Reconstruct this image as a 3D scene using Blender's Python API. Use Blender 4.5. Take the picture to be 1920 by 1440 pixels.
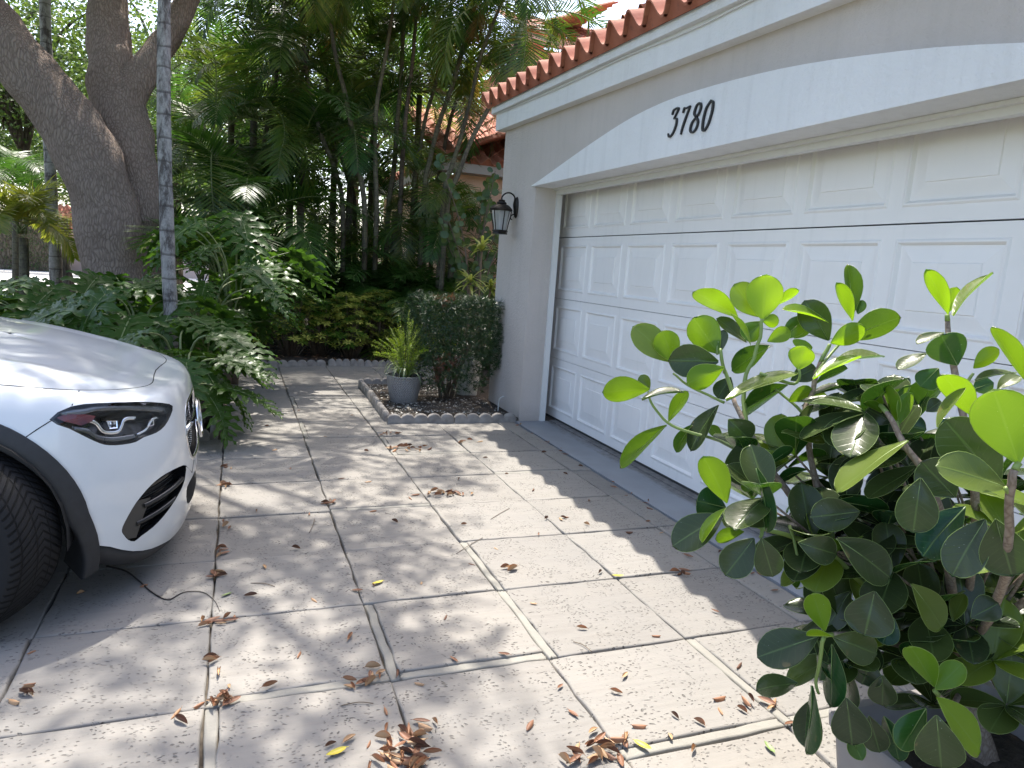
import bpy, bmesh, math, random
from math import sin, cos, pi, radians, sqrt, atan2
from mathutils import Vector as V, Matrix, noise
from mathutils.geometry import delaunay_2d_cdt
for _o in list(bpy.data.objects): bpy.data.objects.remove(_o)
SC = bpy.context.scene
COL = SC.collection
# ------------------------------------------------------------------ camera
YAW, PIT, ROL = radians(21.525), radians(9.088), radians(4.032)
CP = V((-2.8196, -6.23, 1.3783)); FPX = 1331.0
_f = V((sin(YAW)*cos(PIT), cos(YAW)*cos(PIT), -sin(PIT)))
_r = V((cos(YAW), -sin(YAW), 0)); _u = _r.cross(_f)
CR = _r*cos(ROL) + _u*sin(ROL); CU = _u*cos(ROL) - _r*sin(ROL); CF = _f
cam = bpy.data.objects.new('camera', bpy.data.cameras.new('camera')); COL.objects.link(cam)
M = Matrix.Identity(4)
for i in range(3):
    M[i][0] = CR[i]; M[i][1] = CU[i]; M[i][2] = -CF[i]; M[i][3] = CP[i]
cam.matrix_world = M
cam.data.sensor_fit = 'HORIZONTAL'; cam.data.sensor_width = 36; cam.data.lens = 36*FPX/1920
cam.data.clip_start = 0.05; cam.data.clip_end = 2000
SC.camera = cam
# ------------------------------------------------------------------ light
SUN = V((0.10, 0.47, 1.0)).normalized()
EL = math.asin(SUN.z); AZ = atan2(SUN.x, SUN.y)
w = bpy.data.worlds.new("World"); SC.world = w; w.use_nodes = True
nt = w.node_tree; bgn = nt.nodes['Background']
sky = nt.nodes.new('ShaderNodeTexSky'); sky.sky_type = 'NISHITA'; sky.sun_disc = False
sky.sun_elevation = EL; sky.sun_rotation = AZ; sky.dust_density = 3.0; sky.ozone_density = .35; sky.air_density = .85
nt.links.new(sky.outputs[0], bgn.inputs[0]); bgn.inputs[1].default_value = 0.15
sl = bpy.data.lights.new('sun', 'SUN'); sl.energy = 2.75; sl.angle = radians(0.53); sl.color = (1.0, 0.95, 0.87)
so = bpy.data.objects.new('sun', sl); COL.objects.link(so)
so.rotation_euler = (-SUN).to_track_quat('-Z', 'Y').to_euler()
SC.view_settings.view_transform = 'Standard'; SC.view_settings.look = 'None'
SC.view_settings.exposure = 1.85; SC.view_settings.gamma = 1.0
SC.cycles.max_bounces = 8; SC.cycles.transparent_max_bounces = 16
rnd = random.Random(7)
# ------------------------------------------------------------------ helpers
def ray(x, y): return CF + CR*((x-960)/FPX) - CU*((y-720)/FPX)
def D(x, y, t): return CP + ray(x, y)*t
def G(x, y, z=0.0):
    d = ray(x, y); return CP + d*((z-CP.z)/d.z)
def PXX(x, y, X=0.0):
    d = ray(x, y); return CP + d*((X-CP.x)/d.x)
class MB:
    def __init__(s): s.v = []; s.f = []; s.m = []; s.c = []; s.sm = []
    def vert(s, p): s.v.append((p[0], p[1], p[2])); return len(s.v)-1
    def face(s, idx, m=0, c=0.5, smooth=True): s.f.append(tuple(idx)); s.m.append(m); s.c.append(c); s.sm.append(smooth)
    def quad(s, a, b, c_, d, m=0, c=0.5, smooth=False):
        i = len(s.v); s.v += [tuple(a), tuple(b), tuple(c_), tuple(d)]; s.face((i, i+1, i+2, i+3), m, c, smooth)
    def grid(s, rows, m=0, c=0.5, closed=False, smooth=True):
        i = len(s.v); n = len(rows[0])
        for r in rows: s.v += [tuple(p) for p in r]
        for a in range(len(rows)-1):
            for b in range(n if closed else n-1):
                b2 = (b+1) % n
                s.face((i+a*n+b, i+a*n+b2, i+(a+1)*n+b2, i+(a+1)*n+b), m, c, smooth)
    def box(s, x0, x1, y0, y1, z0, z1, m=0, c=0.5):
        p = [(x, y, z) for x in (x0, x1) for y in (y0, y1) for z in (z0, z1)]; i = len(s.v); s.v += p
        for q in ((0,1,3,2),(4,6,7,5),(0,4,5,1),(2,3,7,6),(0,2,6,4),(1,5,7,3)): s.face([i+k for k in q], m, c, False)
    def tube(s, pts, rad, n=8, m=0, c=0.5, caps=True, wob=0.0):
        pts = [V(p) for p in pts]; rows = []
        if not hasattr(rad, '__len__'): rad = [rad]*len(pts)
        t0 = (pts[1]-pts[0]).normalized(); a = V((0, 0, 1)) if abs(t0.z) < .9 else V((1, 0, 0))
        x = t0.cross(a).normalized()
        for k, p in enumerate(pts):
            t = (pts[min(k+1, len(pts)-1)]-pts[max(k-1, 0)]).normalized()
            x = (x - t*x.dot(t)).normalized(); y = t.cross(x)
            row = []
            for j in range(n):
                an = 2*pi*j/n; rr = rad[k]
                if wob: rr *= 1+wob*noise.noise(V((cos(an)*1.3, sin(an)*1.3, k*.35))+p*0.7)
                row.append(p + (x*cos(an)+y*sin(an))*rr)
            rows.append(row)
        i = len(s.v); s.grid(rows, m, c, closed=True)
        if caps:
            s.face([i+j for j in range(n)][::-1], m, c); k = i+(len(rows)-1)*n; s.face([k+j for j in range(n)], m, c)
    def lathe(s, prof, n=24, at=(0, 0, 0), m=0, c=0.5):
        rows = [[(at[0]+r*cos(2*pi*j/n), at[1]+r*sin(2*pi*j/n), at[2]+z) for j in range(n)] for r, z in prof]
        s.grid(rows, m, c, closed=True)
    def sweep_clear(s): pass
    def build(s, name, mats, parent=None, loc=None, sharp=None):
        me = bpy.data.meshes.new(name); me.from_pydata(s.v, [], s.f)
        if not hasattr(mats, '__len__'): mats = [mats]
        for q in mats: me.materials.append(q)
        n = len(s.f)
        me.polygons.foreach_set('material_index', s.m); me.polygons.foreach_set('use_smooth', s.sm)
        at = me.attributes.new('rnd', 'FLOAT', 'FACE'); at.data.foreach_set('value', s.c)
        me.update()
        if sharp: me.set_sharp_from_angle(angle=radians(sharp))
        o = bpy.data.objects.new(name, me); COL.objects.link(o)
        if parent: o.parent = parent
        if loc is not None: o.location = loc
        return o
def empty(name, loc, label, cat, group=None, rz=0):
    o = bpy.data.objects.new(name, None); COL.objects.link(o); o.location = loc; o.rotation_euler = (0, 0, rz)
    o.empty_display_size = 0.1
    return tag(o, label, cat, group)
def tag(o, label, cat, group=None):
    o['label'] = label; o['category'] = cat
    if group: o['group'] = group
    return o
def struct(o): o['kind'] = 'structure'; return o
def copytree(o, loc=None, rz=None, parent=None):
    c = o.copy(); COL.objects.link(c)
    if parent: c.parent = parent
    if loc is not None: c.location = loc
    if rz is not None: c.rotation_euler = (c.rotation_euler[0], c.rotation_euler[1], rz)
    for ch in o.children: copytree(ch, parent=c)
    return c
def smoothpath(P, n=6):
    P = [V(p) for p in P]; out = []
    for i in range(len(P)-1):
        a = P[max(i-1, 0)]; b = P[i]; c = P[i+1]; d = P[min(i+2, len(P)-1)]
        for k in range(n):
            t = k/n; out.append(0.5*((2*b)+(c-a)*t+(2*a-5*b+4*c-d)*t*t+(3*b-a-3*c+d)*t**3))
    out.append(P[-1]); return out
def lerp(a, b, t): return a+(b-a)*t
def interp(x, T):
    if x <= T[0][0]: return T[0][1]
    for (a, p), (b, q) in zip(T, T[1:]):
        if x <= b: return p+(q-p)*(x-a)/(b-a)
    return T[-1][1]
# ------------------------------------------------------------------ materials
class NM:
    def __init__(s, name):
        s.m = bpy.data.materials.new(name); s.m.use_nodes = True; s.t = s.m.node_tree
        s.b = s.t.nodes['Principled BSDF']; s.out = s.t.nodes['Material Output']
    def n(s, typ, **kw):
        q = s.t.nodes.new('ShaderNode'+typ)
        for k, v in kw.items():
            if k in q.inputs: q.inputs[k].default_value = v
            else: setattr(q, k, v)
        return q
    def l(s, a, b): s.t.links.new(a, b)
    def pos(s): return s.n('NewGeometry').outputs['Position']
    def noise(s, vec, scale, det=4, rough=.55, dist=0.0):
        q = s.n('TexNoise', Scale=scale, Detail=det, Roughness=rough, Distortion=dist)
        if vec is not None: s.l(vec, q.inputs['Vector'])
        return q.outputs['Fac']
    def ramp(s, fac, stops):
        q = s.n('ValToRGB'); e = q.color_ramp.elements
        while len(e) < len(stops): e.new(0.5)
        for k, (p, c) in enumerate(stops):
            e[k].position = p; e[k].color = (c if hasattr(c, '__len__') else (c, c, c))+((1,) if (not hasattr(c, '__len__') or len(c) == 3) else ())
        s.l(fac, q.inputs[0]); return q.outputs[0]
    def mix(s, fac, a, b, mode='MIX'):
        q = s.n('MixRGB', blend_type=mode)
        for k, v in enumerate((fac, a, b)):
            if isinstance(v, (int, float)): q.inputs[k].default_value = v if k == 0 else (v, v, v, 1)
            elif isinstance(v, tuple): q.inputs[k].default_value = v+(1,) if len(v) == 3 else v
            else: s.l(v, q.inputs[k])
        return q.outputs[0]
    def math(s, op, a, b=0.5, clamp=False):
        q = s.n('Math', operation=op, use_clamp=clamp)
        for k, v in enumerate((a, b)):
            if isinstance(v, (int, float)): q.inputs[k].default_value = v
            else: s.l(v, q.inputs[k])
        return q.outputs[0]
    def scale(s, vec, sc):
        q = s.n('Mapping'); q.inputs['Scale'].default_value = sc; s.l(vec, q.inputs[0]); return q.outputs[0]
    def bump(s, h, strength=.3, dist=.01):
        q = s.n('Bump', Strength=strength, Distance=dist); s.l(h, q.inputs['Height']); s.l(q.outputs[0], s.b.inputs['Normal']); return q
    def base(s, c):
        if isinstance(c, tuple): s.b.inputs['Base Color'].default_value = c+(1,)
        else: s.l(c, s.b.inputs['Base Color'])
    def set(s, **kw):
        for k, v in kw.items(): s.b.inputs[k.replace('_', ' ')].default_value = v
        return s
def simple(name, c1, c2=None, scale=8, rough=.7, bump=0, bscale=None, bdist=.004, **kw):
    m = NM(name); m.set(Roughness=rough, **kw)
    p = m.n('TexCoord').outputs['Object']
    if c2: m.base(m.ramp(m.noise(p, scale, 5), [(.3, c1), (.7, c2)]))
    else: m.base(c1)
    if bump: m.bump(m.noise(p, bscale or scale*6, 4), bump, bdist)
    return m.m
def attr(m): return m.n('Attribute', attribute_name='rnd').outputs['Fac']
def leafmat(name, cols, trans, rough=.4, tfac=.3, under=None, spec=.5, veins=False):
    m = NM(name); m.set(Roughness=rough); m.b.inputs['Specular IOR Level'].default_value = spec
    a = attr(m); c = m.ramp(a, [(i/(len(cols)-1), q) for i, q in enumerate(cols)])
    p = m.n('TexCoord').outputs['Object']
    c = m.mix(m.math('MULTIPLY', m.noise(p, 7, 2), .5), c, m.mix(1, c, (.62, .66, .6), 'MULTIPLY'))
    if under:
        bf = m.n('NewGeometry').outputs['Backfacing']; c = m.mix(bf, c, m.mix(.7, c, under))
    m.base(c)
    tr = m.n('BsdfTranslucent'); tc = m.mix(.75, c, m.mix(.5, m.mix(1, c, (2.2, 2.4, 1.2), 'MULTIPLY'), trans)); m.l(tc, tr.inputs[0])
    mx = m.n('MixShader'); mx.inputs[0].default_value = tfac
    m.l(m.b.outputs[0], mx.inputs[1]); m.l(tr.outputs[0], mx.inputs[2]); m.l(mx.outputs[0], m.out.inputs[0])
    return m.m
# ------------------------------------------------------------------ setting materials
def m_slab():
    m = NM('coral_stone'); m.set(Roughness=.85); m.b.inputs['Specular IOR Level'].default_value = .2
    p = m.pos(); a = attr(m)
    big = m.noise(p, 1.3, 4); fine = m.noise(p, 26, 5, .7)
    st = m.noise(m.scale(p, (2.6, 30, 8)), 1.0, 6, .75)
    c = m.ramp(a, [(0, (.222, .208, .187)), (.5, (.255, .241, .218)), (1, (.20, .19, .175))])
    c = m.mix(m.ramp(big, [(.35, 0.0), (.7, .55)]), c, (.27, .25, .22))
    c = m.mix(m.ramp(st, [(.45, 0.0), (.75, .5)]), c, m.mix(1, c, (.74, .72, .7), 'MULTIPLY'))
    c = m.mix(m.ramp(fine, [(.55, 0.0), (.8, .4)]), c, (.27, .24, .2))
    # pits: small dark holes of the stone, drawn out along x
    nq = m.n('TexNoise', Scale=7.0, Detail=3.0); m.l(p, nq.inputs['Vector']); pw = m.mix(.10, p, nq.outputs['Color'], 'ADD')
    vq = m.n('TexVoronoi', Scale=1.0); m.l(m.scale(pw, (58, 84, 40)), vq.inputs['Vector'])
    pm = m.ramp(m.noise(p, 9, 3), [(.42, 0.0), (.58, 1.0)])
    pit = m.math('MULTIPLY', m.ramp(vq.outputs['Distance'], [(.17, 1.0), (.30, 0.0)]), pm)
    vq2 = m.n('TexVoronoi', Scale=1.0); m.l(m.scale(pw, (22, 52, 30)), vq2.inputs['Vector'])
    pit2 = m.math('MULTIPLY', m.ramp(vq2.outputs['Distance'], [(.08, 1.0), (.16, 0.0)]), m.ramp(m.noise(p, 3.7, 2), [(.48, 0.0), (.6, 1.0)]))
    pit = m.math('MAXIMUM', pit, pit2)
    c = m.mix(m.math('MULTIPLY', pit, .85), c, (.085, .078, .07))
    # grey grime patches and long stains
    gr = m.ramp(m.noise(p, .9, 6, .65, .8), [(.47, 0.0), (.68, .6)])
    c = m.mix(gr, c, (.215, .205, .19))
    m.base(c)
    h = m.math('SUBTRACT', m.math('ADD', m.math('MULTIPLY', st, .5), m.math('MULTIPLY', fine, .3)), pit)
    m.bump(h, .75, .007)
    return m.m
M_slab = m_slab()
M_joint = simple('joint_dirt', (.05, .04, .03), (.12, .10, .075), 30, .95, .5, 90)
M_grout = simple('sand_mortar', (.22, .208, .18), (.255, .243, .21), 12, .9, .4, 90)
M_soil = simple('mulch_soil', (.022, .016, .011), (.075, .055, .038), 25, .95, .9, 55, .02)
M_grass = simple('lawn', (.06, .12, .02), (.13, .20, .045), 5, .9, .8, 60, .03)
M_road = simple('concrete_road', (.50, .48, .45), (.58, .56, .52), 3, .85, .2, 40)
M_apron = None
def m_apron():
    m = NM('painted_concrete'); m.set(Roughness=.6); p = m.pos()
    c = m.ramp(m.noise(p, 2.2, 5), [(.35, (.20, .21, .225)), (.65, (.25, .265, .285))])
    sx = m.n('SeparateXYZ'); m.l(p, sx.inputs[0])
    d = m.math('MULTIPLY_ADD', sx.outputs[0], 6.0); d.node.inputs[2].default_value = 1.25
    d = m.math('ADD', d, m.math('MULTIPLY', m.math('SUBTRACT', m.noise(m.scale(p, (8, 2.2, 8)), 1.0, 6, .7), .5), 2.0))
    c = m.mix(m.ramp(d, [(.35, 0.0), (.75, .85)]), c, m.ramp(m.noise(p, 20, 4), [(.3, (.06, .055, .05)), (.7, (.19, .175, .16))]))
    m.base(c); m.bump(m.noise(p, 60, 3), .15, .004); return m.m
M_apron = m_apron()
# ------------------------------------------------------------------ ground
g = MB(); g.quad((-900, -900, -.09), (900, -900, -.09), (900, 900, -.09), (-900, 900, -.09)); struct(g.build('ground', M_grass))
g = MB(); g.quad((-40, -12, -.06), (12, -12, -.06), (12, 13.5, -.06), (-40, 13.5, -.06)); struct(g.build('planting_bed', M_soil))
# street and pavement beyond the garden
g = MB()
g.box(-60, 30, 17.5, 25.5, -.2, -.045); struct(g.build('road', M_road))
g = MB(); g.box(-60, 30, 14.6, 16.0, -.2, -.02); g.box(-60, 30, 17.3, 17.5, -.2, .04); g.box(-60, 30, 25.5, 25.7, -.2, .04); struct(g.build('pavement', M_road))
g = MB(); g.quad((-60, 30, -.03), (-60, 27.5, -.03), (30, 27.5, -.03), (30, 30, -.03)); struct(g.build('far_pavement', M_road))
# joint bed under the slabs
g = MB(); g.quad((-12, -12, -.022), (-.3, -12, -.022), (-.3, 3.1, -.022), (-12, 3.1, -.022)); struct(g.build('paving_joints', M_joint))
R = random.Random(3)
XS = [-8.7+.0, -8.1, -7.5, -6.93, -6.35, -5.78, -5.2, -4.625, -4.05, -3.475, -2.90, -2.33, -1.755, -1.165, -.59, -.425]
YS = [-9.68+.56*k for k in range(24)]
g = MB(); gt = MB()
IX = lambda x: min(range(len(XS)), key=lambda k: abs(XS[k]-x)); IY = lambda y: min(range(len(YS)), key=lambda k: abs(YS[k]-y))
BX = {(IX(-2.33), IY(-4.08)), (IX(-1.755), IY(-4.08)), (IX(-1.755), IY(-3.52)), (IX(-1.165), IY(-4.64)), (IX(-2.33), IY(-.72)), (IX(-1.755), IY(-1.28)), (IX(-2.90), IY(-4.64)), (IX(-2.33), IY(.4))}
BY = {(IX(-2.33), IY(-4.08)), (IX(-1.755), IY(-4.64)), (IX(-1.165), IY(-4.64)), (IX(-2.90), IY(-4.08)), (IX(-1.755), IY(-5.2)), (IX(-1.165), IY(-1.84)), (IX(-2.33), IY(-2.4)), (IX(-1.755), IY(-1.28))}
def slab(g, x0, x1, y0, y1, c, dz):
    n = 7; e = .006; jt = lambda: R.uniform(-.0045, .0045)
    tx, ty = R.uniform(-.006, .006), R.uniform(-.006, .006)
    def edge(u, v):
        x = lerp(x0, x1, u); y = lerp(y0, y1, v)
        q = V((x*7.3, y*7.3, c*9)); w_ = .0035
        return x, y
    rows_o = []
    # outline with ragged points
    ol = []
    for k in range(n): ol.append((lerp(x0, x1, k/n), y0))
    for k in range(n): ol.append((x1, lerp(y0, y1, k/n)))
    for k in range(n): ol.append((lerp(x1, x0, k/n), y1))
    for k in range(n): ol.append((x0, lerp(y1, y0, k/n)))
    cx, cy = (x0+x1)/2, (y0+y1)/2
    ol = [(x+jt(), y+jt()) for x, y in ol]
    def ring(s, z): return [(cx+(x-cx)*(1-s/abs(x1-x0)*2), cy+(y-cy)*(1-s/abs(y1-y0)*2), z+tx*(x-cx)+ty*(y-cy)+dz) for x, y in ol]
    rings = [ring(0, -.05), ring(0, -.005), ring(.003, -.0012), ring(.007, 0)]
    i = len(g.v); N = len(ol)
    for r in rings: g.v += r
    for a in range(3):
        for b in range(N): g.face((i+a*N+b, i+a*N+(b+1) % N, i+(a+1)*N+(b+1) % N, i+(a+1)*N+b), 0, c, True)
    g.face([i+3*N+b for b in range(N)], 0, c, False)
for i in range(len(XS)-1):
    for j in range(len(YS)-1):
        x0, x1, y0, y1 = XS[i], XS[i+1], YS[j], YS[j+1]
        cx, cy = (x0+x1)/2, (y0+y1)/2
        if cx < -3.1 and cy > -.75: continue
        if cx > -1.6 and -.3 < cy < 1.65:
            if cx < -1.3: slab(g, x0+.003, -1.575, y0+.003, y1-.003, R.random(), 0)
            continue
        if cy > 3.0: continue
        a, b = .0025+R.random()*.002, .0025+R.random()*.002
        bx = by = 0
        if (i, j) in BX: bx = .036
        if (i, j) in BY: by = .042
        slab(g, x0+a+bx, x1-a, y0+b+by, y1-b, R.random(), R.uniform(-.003, .003) - (.012 if (cy > 1.2 and cx < -2.3) else 0))
        if bx: slab(gt, x0+a+.001, x0+a+bx-.0015, y0+b, y1-b, .5, -.002)
        if by: slab(gt, x0+a+bx, x1-a, y0+b+.001, y0+b+by-.0015, .5, -.002)
struct(g.build('driveway', M_slab)); struct(gt.build('mortar_bands', M_grout))
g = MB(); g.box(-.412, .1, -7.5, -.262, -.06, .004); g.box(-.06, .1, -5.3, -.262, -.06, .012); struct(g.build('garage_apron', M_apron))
# soil of the beds, slightly mounded
def bed(name, poly, z, amp=.02, res=.12, mat=None):
    xs = [p[0] for p in poly]; ys = [p[1] for p in poly]; pts = [V(p) for p in poly]; n0 = len(pts)
    edges = [(k, (k+1) % n0) for k in range(n0)]
    y = min(ys)+res*.6
    while y < max(ys):
        x = min(xs)+res*.6
        while x < max(xs): pts.append(V((x+R.uniform(-.3, .3)*res, y+R.uniform(-.3, .3)*res))); x += res
        y += res
    r = delaunay_2d_cdt(pts, edges, [list(range(n0))], 1, 1e-5)
    b = MB()
    for p in r[0]: b.vert((p.x, p.y, z+amp*noise.noise(V((p.x*3, p.y*3, 1)))+amp*.6*noise.noise(V((p.x*11, p.y*11, 4)))))
    for f in r[2]: b.face(f)
    return struct(b.build(name, mat or M_soil))
bed('front_bed_soil', [(-1.53, -.24), (-.37, -.24), (-.37, 1.62), (-1.47, 1.62)], .02)
bed('left_bed_soil', [(-3.10, -.70), (-2.97, 0.2), (-2.93, 1.2), (-2.90, 2.2), (-2.75, 2.92), (-1.9, 3.06), (-.9, 3.15), (1.2, 3.15), (1.2, 12), (-12, 12), (-12, -.7)], .03, .05, .3)
# ------------------------------------------------------------------ garage
def m_stucco(name, c1, c2, dirt=True):
    m = NM(name); m.set(Roughness=.85); m.b.inputs['Specular IOR Level'].default_value = .25; p = m.pos()
    c = m.ramp(m.noise(p, 1.7, 4), [(.3, c1), (.7, c2)])
    if dirt:
        sx = m.n('SeparateXYZ'); m.l(p, sx.inputs[0])
        st = m.ramp(m.noise(m.scale(p, (14, 14, .9)), 1.0, 4), [(.5, 0.0), (.8, .12)])
        c = m.mix(st, c, (.25, .23, .2))
        low = m.math('SUBTRACT', .16, sx.outputs[2]); low = m.math('MULTIPLY', low, 4.0, True)
        low = m.math('MULTIPLY', low, m.noise(p, 18, 5, .7))
        c = m.mix(low, c, (.20, .17, .14))
    c = m.mix(m.ramp(m.noise(p, 55, 4, .7), [(.6, 0.0), (.75, .14)]), c, (.2, .19, .18)); m.base(c); h = m.noise(p, 42, 6, .75); m.bump(h, .9, .012); return m.m
M_wall = m_stucco('grey_stucco', (.53, .475, .43), (.58, .52, .475))
M_white = m_stucco('white_stucco', (.76, .755, .745), (.82, .815, .805))
def m_paint(name, c, rough=.4, streak=True):
    m = NM(name); m.set(Roughness=rough); p = m.pos()
    cc = m.mix(m.ramp(m.noise(p, 2.5, 5), [(.45, 0.0), (.8, .25)]), c, tuple(x*.8 for x in c))
    cc = m.mix(m.ramp(m.noise(m.scale(p, (20, 20, 1.6)), 1.0, 4), [(.55, 0.0), (.85, .12)]), cc, (.3, .28, .25))
    m.base(cc); m.bump(m.noise(m.scale(p, (60, 5, 110)), 1, 4), .22, .002); return m.m
M_door = m_paint('door_paint', (.81, .785, .755), .38)
M_trim = m_paint('trim_paint', (.66, .655, .63), .5)
M_black = simple('black_gap', (.01, .01, .01), None, rough=.6)
garage = empty('garage_building', (0, -2.6, 0), 'grey stucco garage with white arched lintel and terracotta tiled roof edge', 'garage')
GI = Matrix.Translation((0, 2.6, 0))
def gpart(b, name, mat, parent=None, sharp=30):
    o = b.build(name, mat, parent or garage, sharp=sharp)
    if (parent or garage) == garage: o.matrix_parent_inverse = GI
    return o
b = MB()
OY0, OY1 = -.26, -4.98       # opening ends
# far pier: a solid column wrapped round the corner
b.box(-.37, -.17, OY0, .62, -.1, 2.8); b.box(-.17, 2.2, .42, .62, -.1, 2.8)
b.box(-.37, -.17, -9.0, OY1, -.1, 2.8); b.box(-.37, -.17, OY1, OY0, 2.13, 2.8)
b.box(-.17, 6.0, -9.0, -8.8, -.1, 2.8); 
gpart(b, 'wall', M_wall)
# lintel with arched top
b = MB(); N = 28; X0, X1 = -.402, -.371
def arch(y): 
    return interp(y, ARC)
ARC = [(p.x, p.y) for p in smoothpath([(-4.98, 2.12, 0), (-4.8, 2.165, 0), (-4.48, 2.233, 0), (-4.16, 2.299, 0), (-3.75, 2.362, 0), (-3.4, 2.405, 0), (-3.06, 2.431, 0), (-2.7, 2.447, 0), (-2.32, 2.4505, 0), (-1.9, 2.420, 0), (-1.437, 2.349, 0), (-1.0, 2.268, 0), (-.6, 2.19, 0), (-.25, 2.122, 0)], 5)]
ys = [OY0+.03+(OY1-OY0-.06)*k/N for k in range(N+1)]
top = [(y, arch(y)+.004) for y in ys]
fr = [(X0, y, z) for y, z in top]; bk = [(X1, y, z) for y, z in top]
b.grid([[(X0, y, 2.118) for y in ys], fr], smooth=False); b.grid([fr, bk], smooth=True)
b.grid([[(X0, y, 2.118) for y in ys], [(-.172, y, 2.118) for y in ys]][::-1], smooth=False)
gpart(b, 'arched_lintel', M_white)
# door trim: head board and side boards
b = MB(); b.box(-.172, -.125, OY1, OY0, 2.068, 2.121); b.box(-.205, -.165, OY1, OY0-.002, 2.100, 2.1165)
b.box(-.1695, -.118, OY0-.024, OY0+.05, 0.006, 2.066); b.box(-.1695, -.118, OY1-.05, OY1+.02, .006, 2.066)
gpart(b, 'door_trim', M_trim)
b = MB(); b.box(.03, .06, OY1-.3, OY0+.4, .012, 2.4); gpart(b, 'door_backing', M_black)
# garage door: four sections of eight raised panels
door = bpy.data.objects.new('garage_door', None); COL.objects.link(door); door.parent = garage; door.location = (0, 2.6, 0)
HS = .5595; PWD, A0, B0, T0 = .532, .09, .0704, .0683
for s_ in range(4):
    b = MB(); z0 = .03+s_*HS; z1 = z0+HS-.004
    y0, y1 = -.012, -4.955
    # stiles/rails as flat face with holes filled by nested frames
    xs = []
    def P(x, y, z): return (x, y, z)
    cols = [(-(A0+k*.61), -(A0+k*.61+PWD)) for k in range(8)]
    zb, zt = z0+B0, z0+HS-T0
    prev = y0
    for a, c in cols:
        b.quad(P(0, prev, z0), P(0, prev, z1), P(0, a, z1), P(0, a, z0)); prev = c
        b.quad(P(0, a, z0), P(0, a, zb), P(0, c, zb), P(0, c, z0)); b.quad(P(0, a, zt), P(0, a, z1), P(0, c, z1), P(0, c, zt))
        fr = [(0, 0), (.009, -.006), (.016, -.006), (.028, .010), (.040, .010), (.095, .003), (.102, .003), (.106, -.0015)]
        rings = [[(d, a-i_, zb+i_), (d, a-i_, zt-i_), (d, c+i_, zt-i_), (d, c+i_, zb+i_)] for i_, d in fr]
        b.grid(rings, closed=True, smooth=False); b.quad(*rings[-1])
    b.quad(P(0, prev, z0), P(0, prev, z1), P(0, y1, z1), P(0, y1, z0))
    b.quad((0, y0, z0), (.035, y0, z0), (.035, y0, z1), (0, y0, z1)); b.quad((0, y0, z1), (.03, y0, z1), (.03, y1, z1), (0, y1, z1)); b.quad((0, y0, z0), (0, y1, z0), (.03, y1, z0), (.03, y0, z0))
    o = b.build('door_section', M_door, door)
    if s_ == 3: o.location.x = .004; o.rotation_euler = (0, 0, 0); o.location.z = .004
b = MB(); b.box(.002, .028, -4.955, -.012, .006, .029); b.build('bottom_seal', simple('rubber', (.03, .03, .03)), door)
# fascia
b = MB()
def zf(y, z): return z+(y)*.024
def bar(x0, x1, ya, yb, za, zb_):
    i = len(b.v); b.v += [(x, y, zf(y, z)) for x in (x0, x1) for y in (ya, yb) for z in (za, zb_)]
    for q in ((0,1,3,2),(4,6,7,5),(0,4,5,1),(2,3,7,6),(0,2,6,4),(1,5,7,3)): b.face([i+k for k in q], 0, .5, False)
bar(-.45, -.1, -9, .70, 2.702, 2.862); bar(-.49, -.1, -9.02, .74, 2.862, 2.925)
bar(-.1, 6, .6, .70, 2.702, 2.862); bar(-.1, 6, .6, .74, 2.862, 2.925)
gpart(b, 'fascia', M_white)
b = MB(); b.tube(smoothpath([(-.462, .6, zf(.6, 2.855)), (-.462, .1, zf(.1, 2.848)), (-.462, -.9, zf(-.9, 2.840)), (-.462, -1.8, zf(-1.8, 2.85)), (-.462, -2.6, zf(-2.6, 2.835)), (-.462, -3.4, zf(-3.4, 2.85)), (-.462, -6, zf(-6, 2.84))], 8), .0045, 6); gpart(b, 'cable', M_trim)
# roof: barrel tiles running up-slope (+x), corrugation along y
def m_tile(name, c1, c2, c3):
    m = NM(name); m.set(Roughness=.8); p = m.pos(); a = attr(m)
    c = m.mix(m.noise(p, 5, 5), m.ramp(a, [(0, c1), (.5, c2), (1, c3)]), m.mix(1, c2, (.7, .6, .55), 'MULTIPLY'))
    c = m.mix(m.ramp(m.noise(p, 17, 5, .7), [(.58, 0.0), (.75, .6)]), c, (.07, .05, .045)); m.base(c); m.bump(m.noise(p, 40, 4), .3, .005); return m.m
M_tile = m_tile('terracotta_tile', (.33, .12, .075), (.45, .17, .10), (.52, .25, .16))
def barrel(b, O, ax, up, nw, nr, W=.235, L=.34, H=.055, under=True):
    """tile field: O origin, ax = along eave, up = upslope unit vectors"""
    nrm = ax.cross(up).normalized()
    if nrm.z < 0: nrm = -nrm
    for r in range(nr):
        for k in range(nw):
            c = R.random(); rows = []
            for q, (s, lift, sc) in enumerate(((-.02, .022, 1.06), (L+.02, 0, .94))):
                row = []
                for j in range(13):
                    t = j/12; x = (k+t)*W; hh = H*(sin(t*pi*1.0)**.8 if t < 1 else 0)*1.5 if t < .62 else 0
                    h = H*1.25*cos((t-.33)*2*pi*.76) if t < .70 else -H*1.15
                    h = H*(cos(2*pi*(t-.3))*1.05)
                    row.append(O+ax*x+up*(r*L+s)+nrm*(h*sc+lift+H+R.uniform(-.001, .001)))
                rows.append(row)
            b.grid(rows, 0, c)
            low = [p-nrm*.016 for p in rows[0]]; b.grid([low, rows[0]], 0, c, smooth=False)
            if r == 0 and under:
                bt = [O+ax*((k+j/12)*W)+up*(.03)-nrm*.02 for j in range(13)]; b.grid([bt, [p+up*.03 for p in low]], 0, c*.3, smooth=False)
b = MB(); up = V((cos(radians(17)), 0, sin(radians(17)))); ax = V((0, -1, -.024)).normalized()
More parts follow.
